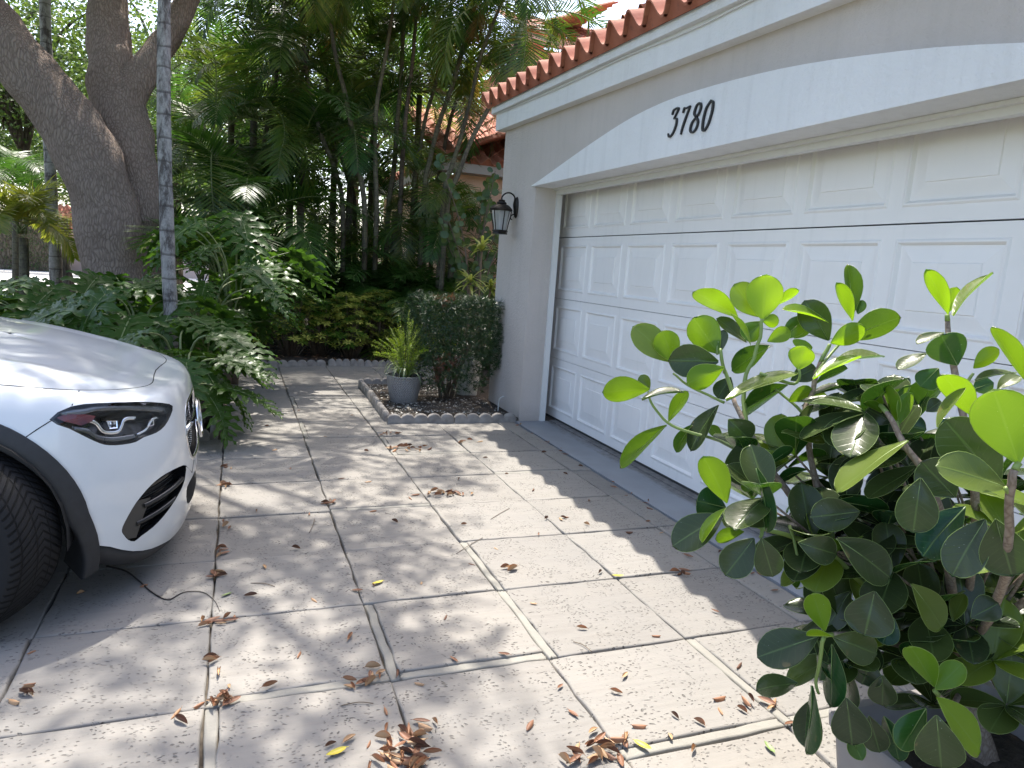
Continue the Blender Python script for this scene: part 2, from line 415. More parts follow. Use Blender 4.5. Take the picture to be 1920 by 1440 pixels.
barrel(b, V((-.545, .80, 2.945)), ax, up, 42, 13)
gpart(b, 'roof_tiles', M_tile)
b = MB(); z9 = 2.93; b.quad((-.48, .74, zf(.74, 2.927)), (-.48, -9, zf(-9, 2.927)), (4, -9, zf(-9, 2.93)+1.36), (4, .74, zf(.74, 2.93)+1.36)); b.quad((-.48, .74, 2.93), (4, .74, 4.29), (4, .74, 2.93), (-.2, .74, 2.93))
gpart(b, 'roof_deck', simple('underlay', (.12, .07, .05), None, rough=.9))
# house number
M_num = simple('number_metal', (.012, .012, .013), None, rough=.45)
def stroke(b, pts, wf, depth=.012, n=10):
    P = smoothpath([V((p[0], p[1], 0)) for p in pts], n); L = []; Rr = []
    for k, p in enumerate(P):
        t = (P[min(k+1, len(P)-1)]-P[max(k-1, 0)]).normalized(); nn = V((-t.y, t.x, 0)); w_ = wf(k/(len(P)-1), t)
        L.append(p+nn*w_); Rr.append(p-nn*w_)
    return L, Rr
GLY = {
 '3': [[(.08, .80), (.16, .97), (.62, .97), (.34, .62)], [(.34, .62), (.62, .60), (.70, .36), (.55, .08), (.25, -.04), (.05, .10)]],
 '7': [[(.10, .78), (.14, .95), (.35, .93), (.70, .97)], [(.70, .97), (.50, .60), (.36, .25), (.32, -.02)]],
 '8': [[(.42, .52), (.16, .68), (.22, .93), (.48, 1.0), (.66, .85), (.60, .64), (.42, .52), (.12, .34), (.10, .10), (.34, -.02), (.62, .08), (.68, .32), (.42, .52)]],
 '0': [[(.40, 1.0), (.12, .78), (.06, .42), (.16, .08), (.36, -.02), (.60, .18), (.70, .58), (.62, .90), (.40, 1.0)]]}
for k, ch in enumerate('3780'):
    b = MB(); cy = -2.375-.112*k; zc = 2.236-.006*k
    for seg, st in enumerate(GLY[ch]):
        L, Rr = stroke(b, st, lambda u, t: (.025+.040*abs(t.y)**1.5)*(.55+.45*sin(pi*min(1, max(0, u))) if ch in '37' else 1))
        S = .150
        def tr(p, x): return (x, cy-(p.x*.70+.20*p.y)*S, zc+p.y*S)
        xf, xb = -.4145-.0003*seg, -.4032
        b.grid([[tr(p, xf) for p in L], [tr(p, xf) for p in Rr]], smooth=False)
        b.grid([[tr(p, xb) for p in L], [tr(p, xf) for p in L]], smooth=False); b.grid([[tr(p, xf) for p in Rr], [tr(p, xb) for p in Rr]], smooth=False)
    gpart(b, 'house_number', M_num)
# ------------------------------------------------------------------ wall lantern
M_iron = simple('dark_bronze', (.016, .014, .013), (.03, .025, .02), 40, .45, Metallic=.6)
def m_glass():
    m = NM('seeded_glass'); m.base((.55, .56, .56)); m.set(Roughness=.35, Alpha=.75); m.b.inputs['Transmission Weight'].default_value = .5; return m.m
lan = empty('wall_lantern', (-.37, .17, 1.96), 'black metal lantern on a curved arm on the grey garage pier', 'lantern')
b = MB(); b.lathe([(.0, 0), (.045, 0), (.05, .006), (.045, .018), (.03, .024), (0, .026)], 24); rows = b.v[:]
b.v = [(-z, x*.9, y*2.0) for x, y, z in rows]; b.build('backplate', M_iron, lan)
cx = -.155
b = MB(); b.tube(smoothpath([(-.02, 0, -.05), (-.035, 0, .02), (-.03, 0, .09), (-.07, 0, .125), (-.12, 0, .12), (cx, 0, .085), (cx, 0, .05)], 8), .0075, 8)
b.tube(smoothpath([(-.02, 0, -.06), (-.05, 0, -.075), (-.06, 0, -.10), (-.045, 0, -.115)], 6), .006, 8); b.build('arm', M_iron, lan)
b = MB(); b.lathe([(.008, .062), (.03, .055), (.034, .048), (.03, .04), (.045, .035), (.05, .024), (.045, .018), (.075, .006), (.105, -.02), (.112, -.03), (.108, -.042), (.1, -.045), (0, -.045)], 8, (cx, 0, 0)); b.build('cap', M_iron, lan, sharp=40)
b = MB(); n = 6; tb = [(.098, -.045), (.088, -.10), (.074, -.16), (.064, -.222)]
for k in range(n):
    an = 2*pi*(k+.5)/n; b.tube([(cx+r*cos(an), r*sin(an), z) for r, z in tb], .0052, 6)
b.lathe([(.07, -.218), (.078, -.222), (.078, -.234), (.068, -.236), (.074, -.246), (.074, -.256), (0, -.26)], 6, (cx, 0, 0)); b.build('cage', M_iron, lan, sharp=40)
b = MB(); b.lathe([(r-.007, z) for r, z in tb], 6, (cx, 0, 0)); b.build('glass', m_glass(), lan, sharp=20)
b = MB(); b.tube([(cx, 0, -.25), (cx, 0, -.13)], .016, 10); b.build('bulb', simple('frosted', (.7, .7, .68), None, rough=.4), lan)
# ------------------------------------------------------------------ car (white compact suv)
import bisect
def sqrt_h(a, b): return sqrt(a*a+b*b)
OUT=[(0,0),(-.008,.2),(-.035,.4),(-.08,.54),(-.15,.66),(-.25,.765),(-.38,.84),(-.55,.885),(-.8,.91),(-1.2,.917),(-1.8,.915),(-2.6,.915),(-3.4,.905),(-3.9,.87),(-4.2,.79),(-4.36,.62),(-4.40,.3),(-4.41,0)]
def cr(a,b,c,d,t): return .5*(2*b+(c-a)*t+(2*a-5*b+4*c-d)*t*t+(3*b-a-3*c+d)*t**3)
_P=[]
_o=[(OUT[1][0],-OUT[1][1])]+OUT+[(OUT[-2][0],-OUT[-2][1])]
for i in range(1,len(_o)-2):
    for k in range(12):
        _P.append(tuple(cr(_o[i-1][j],_o[i][j],_o[i+1][j],_o[i+2][j],k/12) for j in(0,1)))
_P.append(OUT[-1])
_L=[0]
for a,b in zip(_P,_P[1:]): _L.append(_L[-1]+sqrt_h(b[0]-a[0],b[1]-a[1]))
SMAX=_L[-1]
def outl(s):
    s=min(max(s,0),SMAX-1e-6); i=min(bisect.bisect_right(_L,s)-1,len(_P)-2); t=(s-_L[i])/(_L[i+1]-_L[i])
    return _P[i][0]+(_P[i+1][0]-_P[i][0])*t,_P[i][1]+(_P[i+1][1]-_P[i][1])*t
PR=[(.08,.075,.11),(.14,.038,.15),(.20,.020,.20),(.30,.009,.30),(.38,.004,.38),(.46,.004,.46),(.58,.012,.58),(.66,.022,.66),(.74,.038,.738),(.80,.058,.787),(.85,.082,.822),(.90,.118,.848),(.96,.165,.864),(1.05,.245,.876),(1.3,.49,.893),(1.75,.93,.905)]
def ip(v,k):
    if v<=PR[0][0]: return PR[0][k]
    for i in range(len(PR)-1):
        if v<=PR[i+1][0]:
            a=PR[max(i-1,0)];b=PR[i];c=PR[i+1];d=PR[min(i+2,len(PR)-1)]
            t=(v-b[0])/(c[0]-b[0]); h=c[0]-b[0]
            mb=(c[k]-a[k])/(c[0]-a[0])*h if i>0 else (c[k]-b[k]); mc=(d[k]-b[k])/(d[0]-b[0])*h if i<len(PR)-2 else (c[k]-b[k])
            return (2*t**3-3*t*t+1)*b[k]+(t**3-2*t*t+t)*mb+(-2*t**3+3*t*t)*c[k]+(t**3-t*t)*mc
    return PR[-1][k]
def sm(x): x=min(max(x,0),1); return x*x*(3-2*x)
def surf(s,v,off=0.):
    sg=1 if s>=0 else -1; a=abs(s); x,y=outl(a)
    if x>-2.2: qx=min(-.75,x)-.0; qx=-.75 if x>-.75 else x
    else: qx=max(x,-3.7)
    dx,dy=qx-x,-y; L=sqrt_h(dx,dy)
    d=ip(v,1)+off; z=ip(v,2)
    t=min(d/L,1)
    px,py=x+dx*t,y+dy*t
    z+= .13*sm((-px-.05)/1.5)*sm((v-.6)/.5)-.07*sm((px+.85)/.8)*(1-.55*min(1,(abs(py)/.85)**2))*sm((v-.74)/.22)
    return px,py*sg,z
NX,CY=-2.985,-2.6
def carW(p): return (NX+p[0],CY-p[1],p[2])

M_paintw = NM('white_car_paint'); M_paintw.base((.60, .62, .63)); M_paintw.set(Roughness=.32); M_paintw.b.inputs['Coat Weight'].default_value = 1.0; M_paintw.b.inputs['Coat Roughness'].default_value = .03
_p = M_paintw.n('TexCoord').outputs['Object']
_d = M_paintw.mix(M_paintw.ramp(M_paintw.noise(_p, 6, 6, .7), [(.5, 0.0), (.8, .18)]), (.60, .62, .63), (.45, .44, .42)); M_paintw.base(_d); M_paintw = M_paintw.m
M_clad = simple('grey_plastic', (.014, .0145, .016), (.021, .022, .024), 30, .6, .25, 500, .001)
M_blk = simple('gloss_black', (.008, .008, .009), None, rough=.25)
M_blkm = simple('matt_black', (.006, .006, .006), None, rough=.8)
M_chrome = simple('chrome', (.75, .76, .78), None, rough=.12, Metallic=1.0)
M_dchr = simple('dark_reflector', (.10, .105, .11), (.16, .165, .17), 20, .25, Metallic=.7)
M_red = simple('amber_reflector', (.16, .025, .02), (.07, .02, .04), 14, .25)
M_brn = simple('warm_plastic', (.045, .042, .038), None, rough=.35)
def m_lens():
    m = NM('clear_lens'); t = m.n('BsdfTransparent'); gl = m.n('BsdfGlossy', Roughness=.03); fr = m.n('LayerWeight', Blend=.5)
    mx = m.n('MixShader'); m.l(m.math('ADD', m.math('MULTIPLY', m.math('POWER', fr.outputs['Facing'], 4.0), .5), .04), mx.inputs[0]); m.l(t.outputs[0], mx.inputs[1]); m.l(gl.outputs[0], mx.inputs[2]); m.l(mx.outputs[0], m.out.inputs[0]); return m.m
M_lens = m_lens()
M_glassd = simple('tinted_glass', (.012, .015, .016), None, rough=.05)
car = empty('parked_car', (NX-.8, CY, 0), 'white compact suv parked nose towards the garage with black wheel arches', 'car')
CI = Matrix.Translation(car.location).inverted()
def cpart(b, name, mats, parent=None, sharp=None):
    o = b.build(name, mats, parent or car, sharp=sharp)
    o.matrix_parent_inverse = CI if (parent or car) == car else Matrix.Identity(4)
    return o
def SP(s, v, off=0): return V(carW(surf(s, v, off)))
def region(outer, holes, res, fn, b, dens=None):
    def dn(L):
        o = []
        for k in range(len(L)):
            a, c = V(L[k]), V(L[(k+1) % len(L)]); n = max(1, int((c-a).length/(res*.8)))
            for j in range(n): o.append(a.lerp(c, j/n))
        return o
    loops = [dn(outer)]+[dn(h) for h in holes]
    pts = []; edges = []; faces = []
    for L in loops:
        i = len(pts); pts += L; edges += [(i+k, i+(k+1) % len(L)) for k in range(len(L))]
    def inside(p, L):
        c = False; j = len(L)-1
        for i in range(len(L)):
            if (L[i].y > p.y) != (L[j].y > p.y) and p.x < (L[j].x-L[i].x)*(p.y-L[i].y)/(L[j].y-L[i].y)+L[i].x: c = not c
            j = i
        return c
    def near(p):
        for q in pts[:nb]:
            if abs(q.x-p.x) < res*.45 and abs(q.y-p.y) < res*.45: return True
        return False
    nb = len(pts); ub = [(min(p.x for p in L), max(p.x for p in L), min(p.y for p in L), max(p.y for p in L)) for L in loops]
    x = ub[0][0]+res/2
    while x < ub[0][1]:
        y = ub[0][2]+res/2
        while y < ub[0][3]:
            p = V((x, y))
            if inside(p, loops[0]) and not any(u[0] <= x <= u[1] and u[2] <= y <= u[3] and inside(p, L) for u, L in zip(ub[1:], loops[1:])) and not near(p): pts.append(p)
            y += res
        x += res
    r = delaunay_2d_cdt(pts, edges, [], 0, 1e-6)
    base = len(b.v)
    for p in r[0]: b.vert(fn(p.x, p.y))
    for f in r[2]:
        c = sum((r[0][k] for k in f), V((0, 0)))/len(f)
        if not inside(c, loops[0]) or any(inside(c, L) for L in loops[1:]): continue
        b.face([base+k for k in f])
    return loops
def band(b, L, fn1, fn2, closed=True, m=0):
    rows = [[fn1(p[0], p[1]) for p in L], [fn2(p[0], p[1]) for p in L]]
    b.grid(rows, m, .5, closed=closed)
# --- feature outlines in surface coordinates
LAMP = [(1.03, .755), (.955, .808), (.857, .818), (.698, .801), (.543, .757), (.463, .727), (.500, .693), (.560, .662), (.622, .648), (.69, .645), (.73, .635), (.789, .636), (.841, .643), (.874, .655), (.917, .682), (.971, .718)]
VENT = [(.804, .301), (.802, .322), (.78, .359), (.745, .402), (.693, .440), (.642, .462), (.573, .473), (.471, .470), (.378, .450), (.389, .406), (.415, .378), (.485, .344), (.54, .318), (.597, .293), (.653, .272), (.716, .256), (.748, .245), (.778, .262), (.795, .285)]
GRIL = [(0, .705), (.18, .70), (.28, .68), (.33, .63), (.335, .56), (.30, .49), (.24, .445), (.12, .43), (0, .43)]
LOWI = [(0, .36), (.30, .355), (.36, .33), (.33, .27), (.25, .24), (0, .235)]
def smooth2(L, n=3, closed=True):
    P = [V((a, b)) for a, b in L]; o = []; N = len(P)
    for i in range(N):
        a, b_, c, d = P[i-1], P[i], P[(i+1) % N], P[(i+2) % N]
        for k in range(n):
            t = k/n; q = 0.5*((2*b_)+(c-a)*t+(2*a-5*b_+4*c-d)*t*t+(3*b_-a-3*c+d)*t**3); o.append((q.x, q.y))
    return o
def mir(L): return [(-a, b) for a, b in L][::-1]
def full(L): return L+[(-a, b) for a, b in L[::-1] if a > 0]
SW = 1.40; SWR = [s/100 for s in range(200, 520) if outl(s/100)[0] > -3.51][-1]
def arch_r(th, base, low): # th 0 = forward, 90 = up
    t = abs(cos(th)); return base + low*max(0, -sin(th)+.15)*t + .02*t
def archloop(sc, r0, low, n=26, zc=.33, e=.62):
    L = []
    for k in range(n+1):
        th = -e+(pi+2*e)*k/n; r = arch_r(th, r0, low); L.append((sc-r*cos(th), zc+r*sin(th)))
    return L
def vcut(s): return interp(abs(s), [(0, .978), (.15, .972), (.25, .962), (.33, .950), (.40, .939), (.47, .931), (.54, .927), (.62, .925), (.75, .920), (.91, .911), (1.05, .907), (1.3, .903), (1.9, .915), (5.5, .95)])
def vbot(s): return interp(abs(s), [(0, .165), (.5, .15), (.665, .175), (.736, .197), (.816, .236), (.88, .276), (1.0, .28), (5.2, .28)])
SE = SMAX-.02
b = MB()
S = [k*.05 for k in range(0, int(SE/.05)+1)]
ao = archloop(SW, .455, .12); aor = archloop(SWR, .455, .06)
def boundary():
    # right side bottom, with wheel arches opened at the bottom edge
    low = []; s = 0.0
    f0, f1 = ao[0], ao[-1]; g0, g1 = aor[0], aor[-1]
    for s in S:
        if s < f0[0]-.005 or (f1[0]+.005 < s < g0[0]-.005) or s > g1[0]+.005: low.append((s, vbot(s)))
    a = [p for p in low if p[0] < f0[0]]; m_ = [p for p in low if f1[0] < p[0] < g0[0]]; e = [p for p in low if p[0] > g1[0]]
    aa = [p for p in ao if p[1] > .275]; bb = [p for p in aor if p[1] > .285]
    a = [p for p in a if p[0] < aa[0][0]-.004]; m_ = [p for p in m_ if aa[-1][0]+.004 < p[0] < bb[0][0]-.004]; e = [p for p in e if p[0] > bb[-1][0]+.004]
    lowr = a+aa+m_+bb+e
    upr = [(s, vcut(s)) for s in S]
    return lowr, upr
lowr, upr = boundary()
outer = lowr+upr[::-1]; 
outer = outer + [(-x, y) for x, y in upr if x > 0] + [(-x, y) for x, y in lowr[::-1] if x > 0]
LAMPs = smooth2(LAMP, 2); VENTs = smooth2(VENT, 2)
region(outer, [LAMPs, mir(LAMPs), VENTs, mir(VENTs), smooth2(full(GRIL), 2), smooth2(full(LOWI), 2)], .034, lambda s, v: SP(s, v), b)
body = cpart(b, 'body', M_paintw)
# hood: own panel, separated by a narrow shut line
SH = [k*.04 for k in range(0, 58)]; hs = SH[-1]
outer = [(s, vcut(s)+.006) for s in SH]+[(hs, 1.72)]+[(s, 1.72) for s in SH[::-1]]
outer = [(-x, y) for x, y in outer[:len(SH)][::-1] if x > 0]+outer[:len(SH)]+[(hs, 1.3), (hs, 1.74)]+[(s, 1.74) for s in SH[::-1]][1:]+[(-s, 1.74) for s in SH[1:]]+[(-hs, 1.3)]
def hoodf(s, v):
    x, y, z = surf(s, v); 
    cr = .010*math.exp(-((abs(y)-.50-.12*(-x))/.035)**2)*sm((-x-.15)/.4)
    return V(carW((x, y, z+cr)))
b = MB(); region(outer, [], .05, hoodf, b); cpart(b, 'bonnet', M_paintw)
b = MB()
for sg in (1, -1):
    band(b, [(sg*s, 0) for s in SH], lambda s, v: SP(s, vcut(s)-.03, .012), lambda s, v: SP(s, vcut(s)+.04, .012), False)
    for L in ([(.905, .905), (.952, .812)], [(1.023, .752), (1.07, .722), (1.114, .692)], [(.20, .425), (.25, .38), (.378, .448)]):
        b.tube([SP(sg*p[0], p[1], .0006) for p in smooth2(L, 1)], .0022, 6)
cpart(b, 'panel_gap', M_blkm)
# upper body behind the bonnet: windscreen, roof and rear glass
def grow(x, y, z): return V(carW((x, y, z)))
b = MB(); gb = MB()
prof = [(-1.25, .80, .98), (-1.55, .76, 1.17), (-1.85, .70, 1.36), (-2.15, .64, 1.50), (-2.6, .62, 1.56), (-3.3, .61, 1.55), (-3.85, .58, 1.47), (-4.12, .64, 1.28), (-4.30, .72, 1.02)]
def ringx(x, hw, zt, y0=.86):
    zb = .98+.03*(-x-1.2)/3; return [(x, hw2, z) for hw2, z in ((.0, zt), (hw*.6, zt-.01), (hw, zt-.04))]
rows = [[grow(x, sg, z) for sg, z in [(-hw, zt-.05), (-hw*.7, zt-.012), (0, zt), (hw*.7, zt-.012), (hw, zt-.05)]] for x, hw, zt in prof]
b.grid(rows[3:7]); gb.grid(rows[0:4]); gb.grid(rows[6:])
for sg in (1, -1):
    side = [[grow(x, sg*hw, zt-.05), grow(x-.02, sg*(hw*.45+.46), max(.96, (zt-.05)*.5+.49)), grow(x, sg*.875, min(zt-.05, .965))] for x, hw, zt in prof]
    gb.grid(side if sg > 0 else [r[::-1] for r in side])
    side2 = [[grow(x+.01, sg*(hw+.012), zt-.045), grow(x+.01, sg*(hw+.002), zt-.035)] for x, hw, zt in prof]; b.grid(side2)
# beltline filler between body shell and glass
fl = [s for s in S if outl(s)[0] < -1.2]
for sg in (1, -1): b.grid([[SP(sg*s, vcut(s)) for s in fl], [SP(sg*s, vcut(s), .10)+V((0, 0, .03)) for s in fl]])
cpart(b, 'roof', M_paintw); cpart(gb, 'windscreen', M_glassd)
# --- cladding
for sg in (1, -1):
    for sc, low, lowo in ((SW, .17, .12), (SWR, .10, .06)):
        b = MB(); Li = archloop(sc, .388, low, 40, e=.40); Lo = archloop(sc, .462, lowo, 40, e=.30)
        Li = [(sg*x, max(y, .14)) for x, y in Li]; Lo = [(sg*x, max(y, .14)) for x, y in Lo]
        mid = [((a[0]+c[0])/2, (a[1]+c[1])/2) for a, c in zip(Li, Lo)]
        F = lambda L, o: [SP(p[0], p[1], o) for p in L]
        rows = [F(Li, .20), F(Li, .02), F(Li, -.008), F([((a[0]*.85+c[0]*.15), (a[1]*.85+c[1]*.15)) for a, c in zip(Li, Lo)], -.016), F(mid, -.015), F(Lo, -.008), F(Lo, .006)]
        b.grid(rows)
        cpart(b, 'wheel_arch_trim', M_clad, sharp=50)
b = MB()
front = [s for s in [k*.04-.92 for k in range(47)]]
def sk(s, k):
    a = abs(s); vt = vbot(s)+.004
    e = interp(a, [(0, .02), (.5, .03), (.7, .09), (.9, .16)])
    if k == 0: return SP(s, vt, .012)
    if k == 1: return SP(s, vt, .003)
    if k == 2: p = SP(s, vt, .012+.2*e); p.z = max(vt-e*.62, .12); return p
    p = SP(s, vt, .05+.35*e); p.z = max(vt-e*.62, .12)-.01; return p
b.grid([[sk(s, k) for s in front] for k in range(4)])
for sg in (1, -1):
    ms = [s/50 for s in range(int((SW+.45)*50), int((SWR-.42)*50))]
    b.grid([[SP(sg*s, .285, -.004) for s in ms], [SP(sg*s, .2, .01) for s in ms], [SP(sg*s, .17, .06) for s in ms]])
rs = [s for s in S if s > SWR+.42]
for sg in (1, -1): b.grid([[SP(sg*s, .285, -.002) for s in rs], [SP(sg*s, .2, .03) for s in rs]])
cpart(b, 'lower_skirt', M_clad)
# underbody and wheel housings
b = MB()
def cbox(x0, x1, y0, y1, z0, z1): b.box(NX+x0, NX+x1, CY+y0, CY+y1, z0, z1)
cbox(-4.2, -1.36, -.8, .8, .17, .40); cbox(-.42, -.16, -.48, .48, .17, .50); cbox(-2.9, -.2, -.46, .46, .24, .6)
for sc in (-.80, -3.47):
    for sg in (1, -1):
        rows = [[grow(sc+.42*cos(t), sg*yy, .34+.42*sin(t)) for t in [pi*k/16-.1 for k in range(18)]] for yy in (.89, .56)]; b.grid(rows)
cpart(b, 'underbody', M_blkm)
# --- side vents
for sg in (1, -1):
    b = MB(); L = [(sg*x, y) for x, y in VENTs]
    band(b, L, lambda s, v: SP(s, v, 0.0), lambda s, v: SP(s, v, .045)); region(L, [], .05, lambda s, v: SP(s, v, .045), b)
    vo = cpart(b, 'bumper_vent', M_blk, sharp=40)
    b = MB(); P = [(.803, .30), (.80, .325), (.775, .365), (.73, .405), (.66, .395), (.70, .335), (.735, .255), (.775, .262)]
    region([(sg*x, y) for x, y in P], [], .04, lambda s, v: SP(s, v, .006+.10*max(0, .74-abs(s))), b); o = cpart(b, 'vent_blade', M_brn, vo)
    b = MB()
    for z0, sa, sb in ((.398, .40, .70), (.335, .48, .735)):
        for dz, of in ((0, .012),):
            rows = []
            for j in range(9):
                a = j/8*2*pi; rows.append([SP(sg*lerp(sa, sb, k/12), z0-.025*(k/12)+.012*sin(a), .016+.016*cos(a)) for k in range(13)])
            b.grid(rows)
    for k in range(9):
        v0 = .29+k*.02
        b.tube([SP(sg*lerp(.40, .74, j/8), v0-.02*j/8, .043) for j in range(9)], .0035, 5)
    cpart(b, 'vent_fin', M_blk, vo)
# --- grille
b = MB(); L = smooth2(full(GRIL), 2)
band(b, L, lambda s, v: SP(s, v, 0.0), lambda s, v: SP(s, v, .05)); region(L, [], .06, lambda s, v: SP(s, v, .05), b)
gr = cpart(b, 'grille', M_blkm, sharp=40)
b = MB(); P = [SP(p[0], p[1], .006) for p in L]; b.tube(P+[P[0], P[1]], .009, 8, caps=False); cpart(b, 'grille_frame', M_chrome, gr)
b = MB()
for i in range(-7, 8):
    for j in range(10):
        s = i*.042+(j % 2)*.021; v = .45+j*.026
        if abs(s) > interp(v, [(.43, .2), (.5, .27), (.6, .31), (.70, .2)]): continue
        b.lathe([(0, .004), (.006, 0), (0, -.004)], 5, SP(s, v, .035))
b.tube([SP(-.32, .575, .02), SP(-.1, .58, .012), SP(.1, .58, .012), SP(.32, .575, .02)], .012, 8); cpart(b, 'grille_pins', M_chrome, gr)
# round three-pointed star badge in the grille
b = MB(); c0 = SP(0, .58, -.012); ex = V((0, 1, 0)); ez = V((-.12, 0, 1)).normalized(); en = V((1, 0, .12)).normalized(); RB = .088
ring_ = [c0+(ex*cos(2*pi*k/32)+ez*sin(2*pi*k/32))*RB for k in range(33)]; b.tube(ring_, .009, 8, caps=False)
for k in range(3):
    a = pi/2+2*pi*k/3; tip = c0+(ex*cos(a)+ez*sin(a))*(RB-.004)
    for sg in (1, -1):
        q = c0+(ex*cos(a+sg*pi/3)+ez*sin(a+sg*pi/3))*.017; i = len(b.v); b.v += [tuple(tip), tuple(q), tuple(c0+en*.012)]; b.face((i, i+1, i+2), 0, .5, False)
cpart(b, 'star_badge', M_chrome, gr)
b = MB(); b.v = []; rows = [[c0-en*(.006 if r else .002)+(ex*cos(2*pi*k/24)+ez*sin(2*pi*k/24))*(RB*r) for k in range(24)] for r in (0.01, .5, 1)]; b.grid(rows, closed=True); cpart(b, 'badge_disc', M_blk, gr)
b = MB(); L = smooth2(full(LOWI), 2); band(b, L, lambda s, v: SP(s, v, 0.0), lambda s, v: SP(s, v, .05)); region(L, [], .06, lambda s, v: SP(s, v, .05), b); cpart(b, 'lower_intake', M_blkm, sharp=40)
# --- headlights
for sg in (1, -1):
    T = lambda L: [(sg*x, y) for x, y in L]
    b = MB(); L = T(LAMPs); cen = sum((V(p) for p in L), V((0, 0)))/len(L)
    inn = [tuple(cen+(V(p)-cen)*.955) for p in L]
    b.grid([[SP(p[0], p[1], 0) for p in L], [SP(p[0], p[1], .006) for p in L], [SP(p[0], p[1], .005) for p in inn], [SP(p[0], p[1], .05) for p in inn]], closed=True)
    region(inn, [], .05, lambda s, v: SP(s, v, .06-.02*sin(v*60)), b)
    hl = cpart(b, 'headlight', M_blk, sharp=40)
    b = MB(); region(L, [], .045, lambda s, v: SP(s, v, .0015), b); cpart(b, 'lens', M_lens, hl)
    def ribbon(L, w0, off, mat, name, th=.004):
        b = MB(); P = smooth2(L, 4)[:-4*1+1] if len(L) > 2 else L
        P = [q for q in P]; up = []; dn = []
        for k, p in enumerate(P):
            a = V(P[max(k-1, 0)]); c = V(P[min(k+1, len(P)-1)]); t = (c-a).normalized(); nn = V((-t.y, t.x))*w0
            up.append(SP(sg*(p[0]+nn.x), p[1]+nn.y, off)); dn.append(SP(sg*(p[0]-nn.x), p[1]-nn.y, off))
        md = [(u+d)/2+ (u-SP(sg*P[k][0], P[k][1], off+.01))*0 for k, (u, d) in enumerate(zip(up, dn))]
        for k in range(len(md)): md[k] = SP(sg*P[k][0], P[k][1], off-th)
        b.grid([up, md, dn]); return cpart(b, name, mat, hl)
    ribbon([(.90, .737), (.885, .731), (.867, .719), (.847, .690), (.817, .679), (.785, .679), (.768, .695), (.755, .715), (.735, .720), (.705, .716)], .006, .028, M_chrome, 'light_guide')
    ribbon([(.70, .653), (.66, .658), (.643, .666), (.625, .678), (.605, .692), (.585, .694), (.567, .691)], .005, .028, M_chrome, 'light_guide')
    ribbon([(.97, .772), (.909, .776), (.862, .784), (.78, .776), (.68, .757), (.554, .728), (.53, .716)], .013, .020, M_dchr, 'upper_bar', .010)
    ribbon([(.95, .712), (.905, .696), (.875, .672), (.83, .656), (.77, .650), (.71, .653)], .010, .026, M_dchr, 'lower_bezel', .010)
    b = MB(); region(T([(1.006, .757), (.975, .769), (.909, .763), (.872, .752), (.887, .733), (.927, .722), (.985, .743)]), [], .03, lambda s, v: SP(s, v, .016), b); cpart(b, 'side_reflector', M_red, hl)
    for q in ([(.832, .727), (.788, .721), (.790, .694), (.823, .696)], [(.646, .672), (.628, .697), (.596, .695), (.604, .672)]):
        b = MB(); q = T(q); c2 = sum((V(p) for p in q), V((0, 0)))/4
        b.grid([[SP(p[0], p[1], .022) for p in q], [SP(*(c2+(V(p)-c2)*.8), .024) for p in q], [SP(*(c2+(V(p)-c2)*.55), .05) for p in q]], closed=True, smooth=False)
        b.face([len(b.v)-4, len(b.v)-3, len(b.v)-2, len(b.v)-1]); cpart(b, 'projector', M_chrome, hl)
# --- wheels
def m_tyre():
    m = NM('tyre_rubber'); m.set(Roughness=.75); m.b.inputs['Specular IOR Level'].default_value = .25; p = m.n('TexCoord').outputs['Object']
    sx = m.n('SeparateXYZ'); m.l(p, sx.inputs[0]); X, Y, Z = sx.outputs
    an = m.math('MULTIPLY', m.math('ARCTAN2', Z, X), 76/(2*pi)); ay = m.math('ABSOLUTE', Y)
    ph = m.math('FRACT', m.math('ADD', an, m.math('MULTIPLY', ay, 26.0)))
    gro = m.ramp(ph, [(.62, 0.0), (.70, 1.0), (.92, 1.0), (1.0, 0.0)])
    r = m.math('SQRT', m.math('ADD', m.math('MULTIPLY', X, X), m.math('MULTIPLY', Z, Z)))
    tread = m.ramp(r, [(.0, 0.0), (.318, 0.0), (.326, 1.0)]); gro = m.math('MULTIPLY', gro, tread)
    cc = m.ramp(m.math('ABSOLUTE', m.math('SUBTRACT', m.math('FRACT', m.math('MULTIPLY', ay, 16.0)), .5)), [(.03, 1.0), (.07, 0.0)])
    gro = m.math('MAXIMUM', gro, m.math('MULTIPLY', m.math('MULTIPLY', cc, tread), .8))
    m.base(m.mix(gro, (.013, .013, .014), (.001, .001, .001)))
    m.bump(m.math('SUBTRACT', 1.0, gro), 1.0, .006); return m.m
M_tyre = m_tyre()
M_rim = simple('alloy', (.52, .53, .54), None, rough=.28, Metallic=.9)
